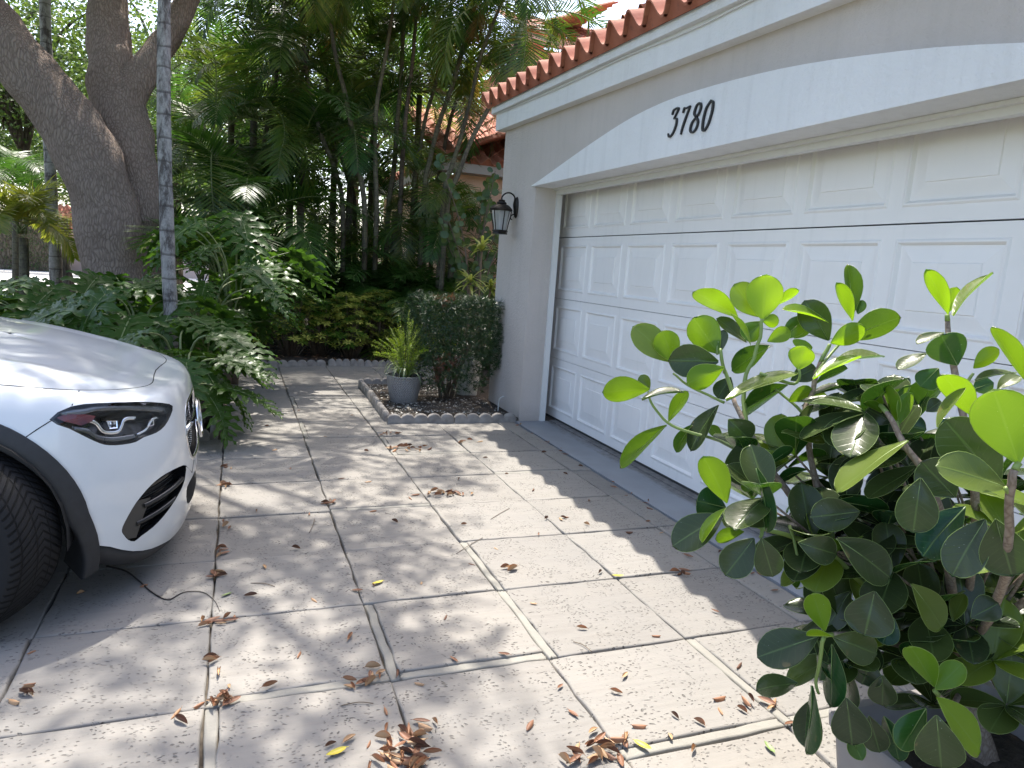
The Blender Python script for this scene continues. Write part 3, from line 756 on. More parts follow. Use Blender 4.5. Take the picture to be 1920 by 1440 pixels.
def wheel(x, ysgn, steer):
    cx, cy = NX+x, CY-ysgn*.80
    b = MB(); pr = [(.245, -.095), (.262, -.112), (.30, -.122), (.325, -.116), (.339, -.100), (.346, -.06), (.348, 0), (.346, .06), (.339, .100), (.325, .116), (.30, .122), (.262, .112), (.245, .095)]
    rows = [[(r*cos(2*pi*k/96), y, r*sin(2*pi*k/96)) for k in range(96)] for r, y in pr]; b.grid(rows, closed=True)
    e = bpy.data.objects.new('wheel', None); COL.objects.link(e); e.parent = car; e.location = V((cx, cy, .346))-car.location; e.rotation_euler = (0, 0, steer)
    b.build('tyre', M_tyre, e)
    b = MB(); o = -1*ysgn
    pr = [(.248, .100*o), (.250, .106*o), (.238, .104*o), (.226, .070*o), (.222, -.06*o)]
    b.grid([[(r*cos(2*pi*k/64), y, r*sin(2*pi*k/64)) for k in range(64)] for r, y in pr], closed=True)
    for k in range(10):
        a = 2*pi*(k//2)/5+(.17 if k % 2 else -.17)
        for w0, w1 in ((.022, .013),):
            ro = []
            for q in range(6):
                r = lerp(.05, .236, q/5); w_ = lerp(w0, w1, q/5); t = V((-sin(a), 0, cos(a))); c = V((r*cos(a), (.075+.022*q/5)*o, r*sin(a)))
                ro.append([c-t*w_-V((0, .03*o, 0)), c-t*w_, c+t*w_, c+t*w_-V((0, .03*o, 0))])
            b.grid(ro, smooth=False)
    b.grid([[(r*cos(2*pi*k/20), y, r*sin(2*pi*k/20)) for k in range(20)] for r, y in ((.07, .05*o), (.066, .085*o), (.03, .088*o), (.001, .088*o))], closed=True)
    b.build('rim', M_rim, e, sharp=40)
    b = MB(); b.grid([[(r*cos(2*pi*k/32), y*o, r*sin(2*pi*k/32)) for k in range(32)] for r, y in ((.16, .03), (.16, .01), (.001, .01))], closed=True); b.build('brake_disc', M_dchr, e)
wheel(-.755, 1, radians(-24)); wheel(-.755, -1, radians(-24)); wheel(-3.47, 1, 0); wheel(-3.47, -1, 0)
# ------------------------------------------------------------------ vegetation materials
def m_bark(name, c1, c2, c3, sc=(16, 16, 3.2), bump=1.0, dist=.03):
    m = NM(name); m.set(Roughness=.9); m.b.inputs['Specular IOR Level'].default_value = .15; p = m.n('TexCoord').outputs['Object']
    pd = m.n('TexNoise', Scale=2.5, Detail=2.0); m.l(p, pd.inputs['Vector'])
    v = m.mix(.2, p, pd.outputs['Color'], 'ADD')
    vo = m.n('TexVoronoi', Scale=1.0, feature='DISTANCE_TO_EDGE'); m.l(m.scale(v, sc), vo.inputs['Vector'])
    n = m.noise(m.scale(p, (sc[0]*2.4, sc[1]*2.4, sc[2]*3)), 1.0, 6, .7)
    rd = m.math('ADD', m.math('MULTIPLY', m.ramp(vo.outputs['Distance'], [(0, 0.0), (.22, 1.0)]), .36), m.math('MULTIPLY', n, .75))
    c = m.ramp(rd, [(.15, c1), (.5, c2), (.95, c3)])
    c = m.mix(m.ramp(m.noise(p, 1.6, 4), [(.4, 0.0), (.7, .5)]), c, m.mix(1, c, (.75, .72, .68), 'MULTIPLY'))
    m.base(c); m.bump(rd, bump, dist); return m.m
M_bark = m_bark('oak_bark', (.09, .066, .055), (.235, .18, .145), (.36, .285, .23), (36, 36, 8), 1.0, .022)
M_barkd = m_bark('dark_bark', (.03, .025, .02), (.10, .08, .06), (.18, .15, .12), (10, 10, 3))
def m_palmtrunk(name, c1, c2, rings=9.0, lich=.5):
    m = NM(name); m.set(Roughness=.85); m.b.inputs['Specular IOR Level'].default_value = .2; p = m.n('TexCoord').outputs['Object']
    sx = m.n('SeparateXYZ'); m.l(p, sx.inputs[0])
    z = m.math('ADD', m.math('MULTIPLY', sx.outputs[2], rings), m.math('MULTIPLY', m.noise(p, 3, 3), .5))
    fr = m.math('FRACT', z); ring = m.ramp(fr, [(0, 1.0), (.06, 1.0), (.12, 0.0)])
    c = m.ramp(m.noise(p, 22, 6, .75), [(.3, c1), (.65, c2)])
    st = m.ramp(m.noise(m.scale(p, (9, 9, 2.4)), 1.0, 6, .8), [(.48, 0.0), (.6, lich)])
    c = m.mix(st, c, (.055, .045, .04)); c = m.mix(m.math('MULTIPLY', ring, .65), c, (.06, .05, .045))
    m.base(c); m.bump(m.math('SUBTRACT', m.noise(p, 40, 4), ring), .6, .006); return m.m
M_ptr = m_palmtrunk('grey_palm_trunk', (.20, .185, .165), (.33, .31, .28), 5.2, .9)
M_cane = m_palmtrunk('areca_cane', (.075, .068, .038), (.17, .15, .10), 11, .75)
M_canebr = m_palmtrunk('brown_cane', (.07, .05, .04), (.17, .13, .10), 14, .4)
M_shaft = simple('crownshaft', (.12, .17, .05), (.20, .22, .08), 8, .4)
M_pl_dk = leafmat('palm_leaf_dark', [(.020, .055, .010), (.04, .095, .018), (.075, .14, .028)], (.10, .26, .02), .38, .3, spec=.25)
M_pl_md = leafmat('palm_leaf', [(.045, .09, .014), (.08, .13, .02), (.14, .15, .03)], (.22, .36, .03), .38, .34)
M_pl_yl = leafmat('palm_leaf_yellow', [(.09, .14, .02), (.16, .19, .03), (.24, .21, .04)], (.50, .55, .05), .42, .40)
M_pl_dry = leafmat('palm_leaf_dry', [(.16, .10, .03), (.24, .16, .05), (.12, .07, .03)], (.45, .28, .05), .7, .35)
M_philo = leafmat('philodendron_leaf', [(.018, .055, .010), (.035, .085, .014), (.07, .125, .02)], (.18, .38, .03), .36, .28, spec=.22)
M_philom = simple('philo_rib', (.14, .19, .06), None, rough=.5)
M_canopy = leafmat('canopy_leaf', [(.03, .07, .015), (.05, .10, .02), (.10, .15, .03)], (.30, .45, .04), .4, .38)
M_far = leafmat('far_leaf', [(.035, .075, .02), (.06, .11, .03), (.11, .16, .045)], (.28, .40, .06), .5, .34)
M_schef = leafmat('variegated_leaf', [(.04, .11, .015), (.09, .17, .02), (.34, .36, .06), (.62, .58, .13), (.06, .13, .02)], (.3, .45, .05), .35, .28)
M_podo = leafmat('needle_leaf', [(.010, .03, .008), (.02, .05, .012), (.04, .085, .018)], (.04, .09, .015), .4, .15)
M_podor = leafmat('needle_red', [(.14, .05, .03), (.20, .07, .04)], (.2, .06, .02), .5, .15)
M_fern = leafmat('foxtail_leaf', [(.20, .30, .02), (.32, .42, .03), (.42, .50, .05)], (.55, .75, .06), .45, .42)
M_spid = leafmat('spider_leaf', [(.10, .18, .05), (.14, .22, .07)], (.3, .45, .1), .4, .3)
M_spidw = leafmat('spider_leaf_edge', [(.45, .48, .33), (.50, .52, .38)], (.5, .5, .3), .4, .25)
M_drac = leafmat('dracaena_leaf', [(.14, .19, .03), (.26, .30, .06), (.36, .38, .12)], (.55, .60, .10), .38, .35)
M_sea = leafmat('seagrape_leaf', [(.03, .07, .015), (.05, .10, .02), (.09, .13, .03)], (.25, .35, .05), .35, .25)
M_twig = simple('twig', (.10, .075, .05), (.16, .12, .085), 30, .8, .3)
M_gtwig = simple('green_twig', (.12, .16, .05), (.18, .20, .08), 30, .6)
# ------------------------------------------------------------------ generators
def blade(b, p, d, nrm, L, w, droop, m=0, c=.5, seg=3, fold=0.0, w0=.35):
    """narrow leaf strip from p along d"""
    d = d.normalized(); sd = d.cross(nrm)
    if sd.length < 1e-4: sd = d.cross(V((1, 0, .2)))
    sd.normalize(); q = V(p); i = len(b.v)
    for k in range(seg+1):
        t = k/seg; ww = w*(w0+(1-w0)*min(1, t*3))*(1-t**2.2*.93)
        b.v += [tuple(q+sd*ww*.5), tuple(q-sd*ww*.5)]
        d2 = (d+V((0, 0, -droop*(t+.2)))).normalized(); q = q+d2*(L/seg)
    for k in range(seg): b.face((i+2*k, i+2*k+1, i+2*k+3, i+2*k+2), m, c, False)
def frond_mesh(name, R, L=1.7, nl=38, ll=.48, lw=.024, a0=1.1, bend=1.9, lift=.55, droop=.5, mat=0, mats=None, start=.2, gap=0.0):
    b = MB(); pts = []; p = V((0, 0, 0)); N = 24; tw = R.uniform(-.15, .15)
    for k in range(N+1):
        t = k/N; a = a0-bend*t**1.35; pts.append(V(p)); p = p+V((cos(a), tw*t, sin(a)))*(L/N)
    b.tube(pts, [.011*(1-.85*k/N) for k in range(N+1)], 4, 1)
    for s_ in range(nl):
        t = start+(1-start)*(s_+.5)/nl; kf = t*N; k = min(int(kf), N-1); q = pts[k].lerp(pts[k+1], kf-k); tan = (pts[k+1]-pts[k]).normalized()
        up = V((0, 1, 0)).cross(tan)*-1
        if up.z < 0 and abs(tan.z) < .9: up = -up
        env = sin(pi*min(1, (t-start)/(1-start)*.86+.12))**.6
        for sg in (1, -1):
            if R.random() < gap: continue
            fw = .35+.9*t
            d = (V((0, sg, 0))+tan*fw+up*lift*R.uniform(.6, 1.3)).normalized()
            blade(b, q, d, up.cross(d).cross(d)*-1 if False else up, ll*env*R.uniform(.85, 1.1), lw, droop*R.uniform(.5, 1.4), 0, R.random(), 3)
    o = b.build(name, mats or [M_pl_md, M_gtwig]); me = o.data; bpy.data.objects.remove(o); return me
RF = random.Random(11)
def fset(mat, n, **kw):
    return [frond_mesh('frond', RF, mats=[mat, M_gtwig], **{k: (v*RF.uniform(.9, 1.1) if isinstance(v, float) and k in ('L', 'bend', 'a0') else v) for k, v in kw.items()}) for _ in range(n)]
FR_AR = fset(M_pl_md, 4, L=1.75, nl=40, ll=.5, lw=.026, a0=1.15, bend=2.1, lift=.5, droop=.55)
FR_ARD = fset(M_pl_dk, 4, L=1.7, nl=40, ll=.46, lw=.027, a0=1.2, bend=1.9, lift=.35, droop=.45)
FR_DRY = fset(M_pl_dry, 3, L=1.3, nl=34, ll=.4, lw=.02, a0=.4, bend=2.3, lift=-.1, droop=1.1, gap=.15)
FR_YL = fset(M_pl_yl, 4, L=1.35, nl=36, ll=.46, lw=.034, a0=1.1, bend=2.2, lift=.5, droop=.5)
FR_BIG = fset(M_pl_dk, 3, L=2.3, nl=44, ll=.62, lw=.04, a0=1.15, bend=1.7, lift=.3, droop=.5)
def add_fronds(root, at, n, sets, R, tilt=(0, .9), scale=(.85, 1.1), name='frond', az0=0, azr=2*pi):
    for k in range(n):
        o = bpy.data.objects.new(name, R.choice(R.choice(sets))); COL.objects.link(o); o.parent = root
        az = az0+azr*(k+R.uniform(-.35, .35))/n; ti = R.uniform(*tilt)
        o.location = V(at)-root.location if root.location.length else at
        o.rotation_euler = (R.uniform(-.25, .25), ti, az); s = R.uniform(*scale); o.scale = (s, s, s)
def palm(label, pxs, depth, R, sets, r0=.05, r1=.035, nf=9, group=None, cane=None, name='areca_palm', cat='palm', base_z=0, tilt=(-.1, .9), scale=(.85, 1.1), shaft=True):
    """trunk drawn through picture points at a real distance, continued to the ground"""
    P = [D(x, y, depth) for x, y in pxs]           # first = lowest
    b0 = V((P[0].x+(P[0].x-P[1].x)*.25, P[0].y, base_z))
    P = [b0]+P
    root = empty(name, b0, label, cat, group); Q = smoothpath([p-b0 for p in P], 6); n = len(Q)
    b = MB(); b.tube(Q, [lerp(r0*1.25 if k < 2 else r0, r1, k/(n-1)) for k in range(n)], 10, wob=.12); b.build('trunk', cane or M_cane, root)
    top = Q[-1]; d = (Q[-1]-Q[-3]).normalized()
    if shaft:
        b = MB(); b.tube([top-d*.02, top+d*.1, top+d*.38, top+d*.55], [r1*1.05, r1*1.5, r1*1.1, r1*.5], 8); b.build('crownshaft', M_shaft, root)
    hd = top+d*(.45 if shaft else 0)
    for k in range(nf):
        o = bpy.data.objects.new('frond', R.choice(R.choice(sets))); COL.objects.link(o); o.parent = root; o.location = hd-d*R.uniform(0, .08)
        o.rotation_euler = (R.uniform(-.25, .25), R.uniform(*tilt), 2*pi*(k+R.uniform(-.35, .35))/nf); s = R.uniform(*scale); o.scale = (s, s, s)
    return root
# ------------------------------------------------------------------ philodendron leaf
def philo_leaf(R, L=.62, W=.5, nl=8):
    """deeply lobed leaf in the local XY plane, tip along +X, midrib at y=0; lobes are curved blades with wavy edges"""
    b = MB(); rib = []
    for k in range(11): t = k/10; rib.append(V((L*t, 0, .10*sin(t*2.2)*L-.28*L*t*t)))
    def at(t): kf = max(0, min(9.999, t*10)); k = int(kf); return rib[k].lerp(rib[k+1], kf-k)
    c = R.random()
    # central blade
    rows = []
    for k in range(11):
        t = k/10; w_ = W*.16*(1-t**3)*(.7+.5*sin(t*19))*(.5 if t < .06 else 1)+.004; q = at(t); rows.append([q+V((0, w_, .012)), q, q+V((0, -w_, .012))])
    b.grid(rows, 0, c)
    for sg in (1, -1):
        for k in range(nl):
            t = .02+.86*k/(nl-1); q = at(t); a = lerp(2.25, .55, (k/(nl-1))**.9)+R.uniform(-.07, .07)
            ln = W*lerp(.62, .50, abs(k/(nl-1)-.25)*1.2)*(1 if k < nl-2 else .75)*R.uniform(.9, 1.08)*(.7 if k == 0 else 1)
            d = V((cos(a), sg*sin(a), .10)); rr = []; N = 9; ph = R.uniform(0, 6); side = V((-d.y*sg, d.x*sg, 0)).normalized()*sg
            p = V(q)
            for j in range(N+1):
                u = j/N; wv = ln*.135*(1.15-.25*u)*(1+.38*sin(u*13+ph))*(1-u**4)+.002; zz = .014*sin(u*17+ph*2)
                cur = d+V((.35*u, 0, -.75*u*u)); 
                rr.append([p+side*wv+V((0, 0, zz)), p+V((0, 0, -.006)), p-side*wv+V((0, 0, -zz*.8))]); p = p+cur.normalized()*(ln/N)
            b.grid(rr, 0, c+R.uniform(-.08, .08))
            mid = [r[1]+V((0, 0, .003)) for r in rr]; b.tube(mid[:8], [.0035*(1-j/9) for j in range(8)], 3, 1)
    b.tube([p+V((0, 0, .004)) for p in rib], [.007*(1-k/12) for k in range(11)], 4, 1)
    o = b.build('leaf', [M_philo, M_philom]); me = o.data; bpy.data.objects.remove(o); return me
RP = random.Random(5); PLF = [philo_leaf(RP) for _ in range(5)]
def philo(label, base, n, R, h=(.3, .8), spread=.6, sc=(.7, 1.1), az0=0, azr=2*pi, lean=(0, 0), group='split leaf philodendrons in the left bed'):
    root = empty('philodendron', base, label, 'plant', group); b = MB()
    b.tube([(0, 0, -.02), (.02, .01, .15), (.05, 0, .3)], [.045, .04, .03], 7, 0); st = b.build('stem', M_twig, root)
    for k in range(n):
        az = az0+azr*(k+R.uniform(-.4, .4))/n; hh = R.uniform(*h); sp = spread*R.uniform(.55, 1.1)
        tip = V((cos(az)*sp+lean[0], sin(az)*sp+lean[1], hh)); mid = V((tip.x*.35, tip.y*.35, hh*.75+.1))
        b = MB(); P = smoothpath([(0.03, 0, .2), mid, tip], 6); b.tube(P, [.011-.005*j/len(P) for j in range(len(P))], 5, 0)
        b.build('petiole', M_gtwig, root)
        o = bpy.data.objects.new('leaf', R.choice(PLF)); COL.objects.link(o); o.parent = root; o.location = tip
        s = R.uniform(*sc); o.scale = (s, s, s); o.rotation_euler = (R.uniform(-.35, .35), R.uniform(.15, .95), az+R.uniform(-.4, .4))
    return root
# ------------------------------------------------------------------ big shade tree
def crown_mesh(b, cl, R, per=110, rad=.55, lw=.045, ll=.10, flat=.75):
    for (x, y, z, s) in cl:
        cc = R.random()
        n = int(per*s)
        for _ in range(n):
            v = V((R.gauss(0, 1), R.gauss(0, 1), R.gauss(0, 1))); v = v/max(v.length, .01)*rad*s*R.random()**.45
            p = V((x, y, z))+V((v.x, v.y, v.z*flat)); d = V((R.uniform(-1, 1), R.uniform(-1, 1), R.uniform(-.7, .5))).normalized()
            sd = d.cross(V((R.uniform(-1, 1), R.uniform(-1, 1), R.uniform(-.3, 1)))).normalized()
            l_ = ll*R.uniform(.7, 1.25); w_ = lw*R.uniform(.8, 1.2)*.5; i = len(b.v)
            b.v += [tuple(p), tuple(p+d*l_*.5+sd*w_), tuple(p+d*l_), tuple(p+d*l_*.5-sd*w_)]; b.face((i, i+1, i+2, i+3), 0, min(1, max(0, cc*.5+R.random()*.5)), False)
PXM = 8.6/FPX
def pxpath(L, dep=8.6, dd=0.0):
    P = [D(x, y, dep+dd*k) for k, (x, y, r) in enumerate(L)]; return P, [r*dep/FPX for x, y, r in L]
tb = V((-4.13, 3.35, 0))
tree = empty('shade_tree', tb, 'large shade tree with a thick forked trunk of ridged grey brown bark', 'tree')
b = MB(); 
M1 = [(236, 680, 64), (236, 600, 58), (232, 500, 54), (222, 400, 53), (196, 300, 52), (140, 210, 49), (75, 125, 46), (15, 50, 44), (-70, -60, 40), (-150, -200, 34)]
M2 = [(262, 640, 36), (266, 560, 32), (258, 430, 34), (238, 320, 44), (210, 230, 50), (190, 150, 46), (176, 70, 40), (166, -20, 36), (160, -140, 30)]
M3 = [(205, 330, 20), (208, 260, 30), (212, 200, 34), (224, 145, 33), (246, 92, 27), (270, 45, 25), (290, -10, 23), (330, -120, 18)]
for L, dd in ((M1, -.10), (M2, .06), (M3, .1)):
    P, r = pxpath(L, 8.6, 0); P = [p+_f*dd*k for k, p in enumerate(P)]
    n = 5; Q = smoothpath(P, n); rr = [interp(k/n, list(enumerate(r))) for k in range(len(Q))]
    b.tube([q-tb for q in Q], rr, 28, wob=.16)
kn = D(143, 208, 8.15)-tb; b.lathe([(0, .03), (.05, .03), (.075, .0), (.06, -.06)], 12, (0, 0, 0)); nn = 4*12
rot = (-_f).to_track_quat('Z', 'Y').to_matrix()
for i in range(len(b.v)-nn, len(b.v)): b.v[i] = tuple(rot @ V(b.v[i])+kn)
trunk = b.build('trunk', M_bark, tree)
RC = random.Random(21); cl = []; b = MB()
while len(cl) < 620:
    x, y, z = RC.uniform(-9.5, 1.6), RC.uniform(-3.6, 9.0), RC.uniform(5.6, 9.0)
    q = V((x, y, z))-CP; dz = q.dot(CF)
    sx_, sy_ = 960+FPX*q.dot(CR)/max(dz, .1), 720-FPX*q.dot(CU)/max(dz, .1)
    if dz > 0 and sy_ > -30 and -100 < sx_ < 2000 and not (sx_ < 520 and sy_ < 70): continue
    gx, gy = x-.10*z, y-.47*z
    if gx > -1.85+max(0, (gy+2.4))*.6 or gx > 0.2: continue
    if gy < -5.6: continue
    if x > -3.2 and y > 5.2 and RC.random() < .8: continue
    if x < -5 and y > 4 and RC.random() < .5: continue
    if noise.noise(V((x*.42, y*.42, z*.3))) < -.16: continue
    cl.append((x, y, z, RC.uniform(.6, 1.15)))
for x, y, z, s in cl[::5]:
    a = V((-4.2, 3.6, 4.6)) if x > -4.2 else V((-5.5, 3.2, 4.8)); m_ = a.lerp(V((x, y, z)), .55)+V((0, 0, .5)); Q = smoothpath([a, m_, V((x, y, z))], 5)
    b.tube([q-tb for q in Q], [lerp(.10, .012, k/(len(Q)-1)) for k in range(len(Q))], 5)
b.build('branches', M_bark, tree)
b = MB(); crown_mesh(b, [(x-tb.x, y-tb.y, z, s) for x, y, z, s in cl], RC, 120, .44, .05, .105); b.build('crown', M_canopy, tree)
# leafy twigs seen behind the fork
# ------------------------------------------------------------------ slim grey palm in front of it
RR = random.Random(31)
palm('slim palm with a straight pale grey trunk stained dark, before the shade tree', [(320, 598), (314, 450), (309, 300), (307, 150), (308, 0), (312, -150), (318, -300)], 6.0, RR, [FR_BIG], .060, .052, 9, None, M_ptr, 'slim_palm', 'palm', 0)
# ------------------------------------------------------------------ areca palms (middle and right)
ST = [ # (picture path low -> high, depth, label)
 ([(643, 400), (628, 320), (601, 250), (578, 160), (568, 60), (566, -60)], 10.2, 'areca palm whose dark cane leans left, leftmost of the tall canes'),
 ([(684, 400), (668, 300), (650, 190), (628, 100), (616, 10), (608, -90)], 9.8, 'areca palm with a ringed cane bowed left beside the leftmost dark cane'),
 ([(706, 400), (703, 300), (706, 200), (722, 110), (736, 20), (744, -50)], 9.9, 'areca palm with the thickest upright cane near the middle of the clump'),
 ([(728, 400), (738, 320), (745, 230), (752, 140), (757, 40), (760, -30)], 10.6, 'areca palm with an upright cane just right of the thickest cane'),
 ([(751, 380), (754, 300), (762, 210), (773, 120), (780, 30)], 10.4, 'areca palm with a reddish brown cane and dead fronds hanging down'),
 ([(775, 370), (786, 290), (798, 220), (822, 140), (838, 60)], 10.9, 'areca palm with a slender cane leaning right toward the peach house roof'),
 ([(795, 370), (806, 300), (822, 235), (848, 160), (868, 90), (884, 30)], 10.3, 'areca palm with a mottled cane leaning right before the peach house wall'),
 ([(832, 375), (848, 310), (866, 250), (884, 180), (903, 100), (938, 10)], 9.7, 'areca palm with a long pale ringed cane slanting steeply to the right'),
 ([(838, 395), (858, 330), (884, 262), (915, 205), (948, 145), (968, 80)], 9.3, 'areca palm with the rightmost cane, bending over toward the garage corner'),
 ([(560, 350), (552, 280), (556, 200), (572, 120), (590, 30)], 11.2, 'areca palm with a thin cane far back left of the tall clump'),
 ([(494, 300), (503, 230), (515, 170), (522, 110), (528, 60)], 10.6, 'areca palm with a short green cane standing alone left of the clump'),
 ([(665, 390), (650, 330), (632, 270), (618, 200), (612, 130)], 11.4, 'areca palm with a thin cane crossing behind the bowed canes'),
 ([(815, 380), (828, 310), (838, 250), (855, 190), (872, 140)], 11.6, 'areca palm with a grey cane right behind the leaning pair'),
]
for k, (P, dpt, lab) in enumerate(ST):
    P = [(x, y) for x, y in P]
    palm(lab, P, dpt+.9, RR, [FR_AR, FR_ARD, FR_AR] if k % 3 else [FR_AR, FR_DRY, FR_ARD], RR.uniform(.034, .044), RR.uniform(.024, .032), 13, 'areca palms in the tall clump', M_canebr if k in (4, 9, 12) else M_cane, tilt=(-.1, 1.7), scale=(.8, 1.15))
# low young palms filling the understorey
def bush_palm(label, base, n, sets, R, tilt=(-.25, .55), scale=(.7, 1.1), group='young palms under the tall canes', name='young_palm', z0=.05, trunk=None, mat=None):
    root = empty(name, base, label, 'palm', group); b = MB()
    h = trunk or .25; rr = .075 if trunk else .04
    b.tube([(0, 0, -.03), (0, 0, h*.15), (.01, 0, h*.5), (.02, .01, h)], [rr*1.5, rr*1.2, rr*.8, rr*.7], 10); b.build('trunk', mat or M_cane, root)
    for k in range(n):
        o = bpy.data.objects.new('frond', R.choice(R.choice(sets))); COL.objects.link(o); o.parent = root; o.location = (R.uniform(-.05, .05), R.uniform(-.05, .05), h+z0)
        o.rotation_euler = (R.uniform(-.3, .3), R.uniform(*tilt), 2*pi*(k+R.uniform(-.4, .4))/n); s = R.uniform(*scale); o.scale = (s, s, s)
    return root
BP = [(640, 11.6, 1.7, 9, FR_ARD, 'young palm with dark arching fronds under the leftmost leaning canes'),
      (720, 11.0, 1.5, 9, FR_ARD, 'young palm with glossy drooping fronds below the thickest cane'),
      (800, 10.8, 1.5, 8, FR_ARD, 'young palm with dark fronds behind the variegated hedge, near its right end'),
      (850, 10.4, 1.6, 8, FR_AR, 'young palm with lit green fronds in front of the peach house wall'),
      (560, 11.0, 1.9, 9, FR_BIG, 'young palm with broad dark fronds left of the tall clump'),
      (500, 10.8, 1.9, 8, FR_ARD, 'young palm with long dark fronds rising behind the philodendrons'),
      (680, 12.0, 2.6, 9, FR_AR, 'young palm far back between the bowed canes'),
      (450, 10.5, 3.0, 9, FR_BIG, 'tall young palm with big dark fronds right of the slim grey trunk'),
      (590, 12.0, 3.2, 9, FR_ARD, 'young palm deep in shade behind the tall clump'),
      (380, 9.6, 2.2, 9, FR_ARD, 'young palm with shining fan of fronds beside the slim grey trunk'),
      (760, 12.3, 2.6, 9, FR_AR, 'young palm close to the peach house corner'),
      (880, 10.8, 1.2, 6, FR_ARD, 'young palm low by the garage corner')]
for x, dpt, h, n, st, lab in BP:
    c = D(x, 500, dpt); hh = max(.2, h-1.4)
    bush_palm(lab, (c.x, c.y, 0), n+3, [st], RR, trunk=hh, scale=(.8, 1.15), tilt=(-.3, .75))
for x, dpt, h, lab in [(470, 11.5, 3.4, 'shaded palm with long fronds high between the slim grey trunk and the areca clump'), (540, 12.5, 4.2, 'tall shaded palm behind the lone green cane'), (620, 13.0, 4.4, 'tall shaded palm behind the bowed canes'), (690, 13.2, 4.6, 'tall shaded palm behind the thickest cane'), (430, 12.6, 4.4, 'tall shaded palm right of the slim grey trunk'), (770, 13.4, 4.4, 'tall shaded palm against the peach house roof'), (560, 11.6, 2.9, 'shaded palm with drooping fronds left of the clump'), (400, 10.8, 2.9, 'shaded palm with shining fronds near the shade tree'), (650, 12.2, 3.3, 'shaded palm with fronds filling the middle of the clump')]:
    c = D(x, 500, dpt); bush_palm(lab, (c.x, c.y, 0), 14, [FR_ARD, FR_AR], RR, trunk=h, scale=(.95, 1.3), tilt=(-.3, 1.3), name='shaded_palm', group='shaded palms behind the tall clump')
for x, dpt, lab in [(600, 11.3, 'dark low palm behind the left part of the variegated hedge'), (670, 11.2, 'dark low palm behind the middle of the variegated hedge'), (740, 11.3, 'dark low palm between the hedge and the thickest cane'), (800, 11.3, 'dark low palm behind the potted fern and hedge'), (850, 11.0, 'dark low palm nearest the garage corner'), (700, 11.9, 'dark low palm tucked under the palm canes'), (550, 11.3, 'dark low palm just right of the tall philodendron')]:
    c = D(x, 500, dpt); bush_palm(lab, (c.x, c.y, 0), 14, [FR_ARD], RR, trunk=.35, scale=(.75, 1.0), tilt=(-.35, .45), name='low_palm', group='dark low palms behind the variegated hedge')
for x, dpt, h, lab in [(845, 11.3, 1.9, 'leafy palm before the peach wall, just left of the round leaved shrub'), (790, 12.0, 2.6, 'leafy palm between the leaning canes and the peach house corner'), (735, 12.0, 2.2, 'leafy palm behind the upright canes')]:
    c = D(x, 500, dpt); bush_palm(lab, (c.x, c.y, 0), 13, [FR_AR, FR_ARD], RR, trunk=h, scale=(.7, .95), tilt=(-.3, 1.1), name='leafy_palm', group='leafy palms before the peach house')
# short palm with a swollen ringed base near the kerb
c = G(415, 672); bush_palm('short palm with a swollen ringed brown base at the back kerb', (c.x, c.y+.12, 0), 11, [FR_AR, FR_ARD], RR, trunk=.85, mat=M_canebr, name='short_palm', scale=(.75, 1.0), group=None)
# yellow green palm at the left
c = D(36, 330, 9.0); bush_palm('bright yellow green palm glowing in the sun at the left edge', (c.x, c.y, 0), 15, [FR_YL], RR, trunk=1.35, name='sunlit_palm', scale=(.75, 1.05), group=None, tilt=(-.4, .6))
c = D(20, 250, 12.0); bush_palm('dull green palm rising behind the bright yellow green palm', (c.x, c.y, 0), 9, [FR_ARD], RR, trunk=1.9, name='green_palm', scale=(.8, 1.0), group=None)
# pale palm trunk behind
palm('palm with a thin pale trunk left of the shade tree', [(103, 470), (98, 400), (92, 250), (88, 120), (84, 0), (80, -160)], 10.5, RR, [FR_ARD], .085, .075, 8, None, M_ptr, 'pale_palm', 'palm')
# ------------------------------------------------------------------ philodendrons
def at(x, y, d, z=0.03): p = D(x, y, d); return (p.x, p.y, z)
philo('split leaf philodendron with big leaves right behind the car bonnet, below the slim grey trunk', at(262, 600, 5.9), 11, RR, (.45, .95), .55, (.75, 1.05))
philo('split leaf philodendron spreading its leaves between the car and the slim grey trunk', at(335, 640, 5.4), 11, RR, (.35, .8), .42, (.6, .85))
philo('tall split leaf philodendron with the highest leaves, left of the short palm', at(440, 500, 7.2), 12, RR, (.95, 1.75), .6, (.7, 1.0))
philo('split leaf philodendron hanging its leaves over the back kerb beside the short palm', at(425, 560, 7.0), 9, RR, (.65, 1.1), .42, (.5, .75))
philo('split leaf philodendron at the foot of the shade tree, dark against the bright street', at(150, 520, 7.6), 10, RR, (.45, .95), .7, (.75, 1.05))
philo('split leaf philodendron beyond the car bonnet at the left edge of the bed', at(60, 560, 7.0), 11, RR, (.3, .75), .7, (.75, 1.0))
philo('split leaf philodendron in front of the shade tree trunk', at(235, 500, 7.2), 11, RR, (.6, 1.15), .6, (.7, 1.05))
philo('split leaf philodendron drooping onto the paving beside the car nose', at(352, 715, 5.0), 9, RR, (.30, .62), .27, (.45, .68), az0=-2.4, azr=4.4)
philo('split leaf philodendron between the slim grey trunk and the short palm', at(385, 560, 6.6), 11, RR, (.6, 1.2), .55, (.65, .95))
philo('split leaf philodendron in deep shade far left behind the bed', at(-10, 500, 8.6), 8, RR, (.5, .9), .6, (.8, 1.1))
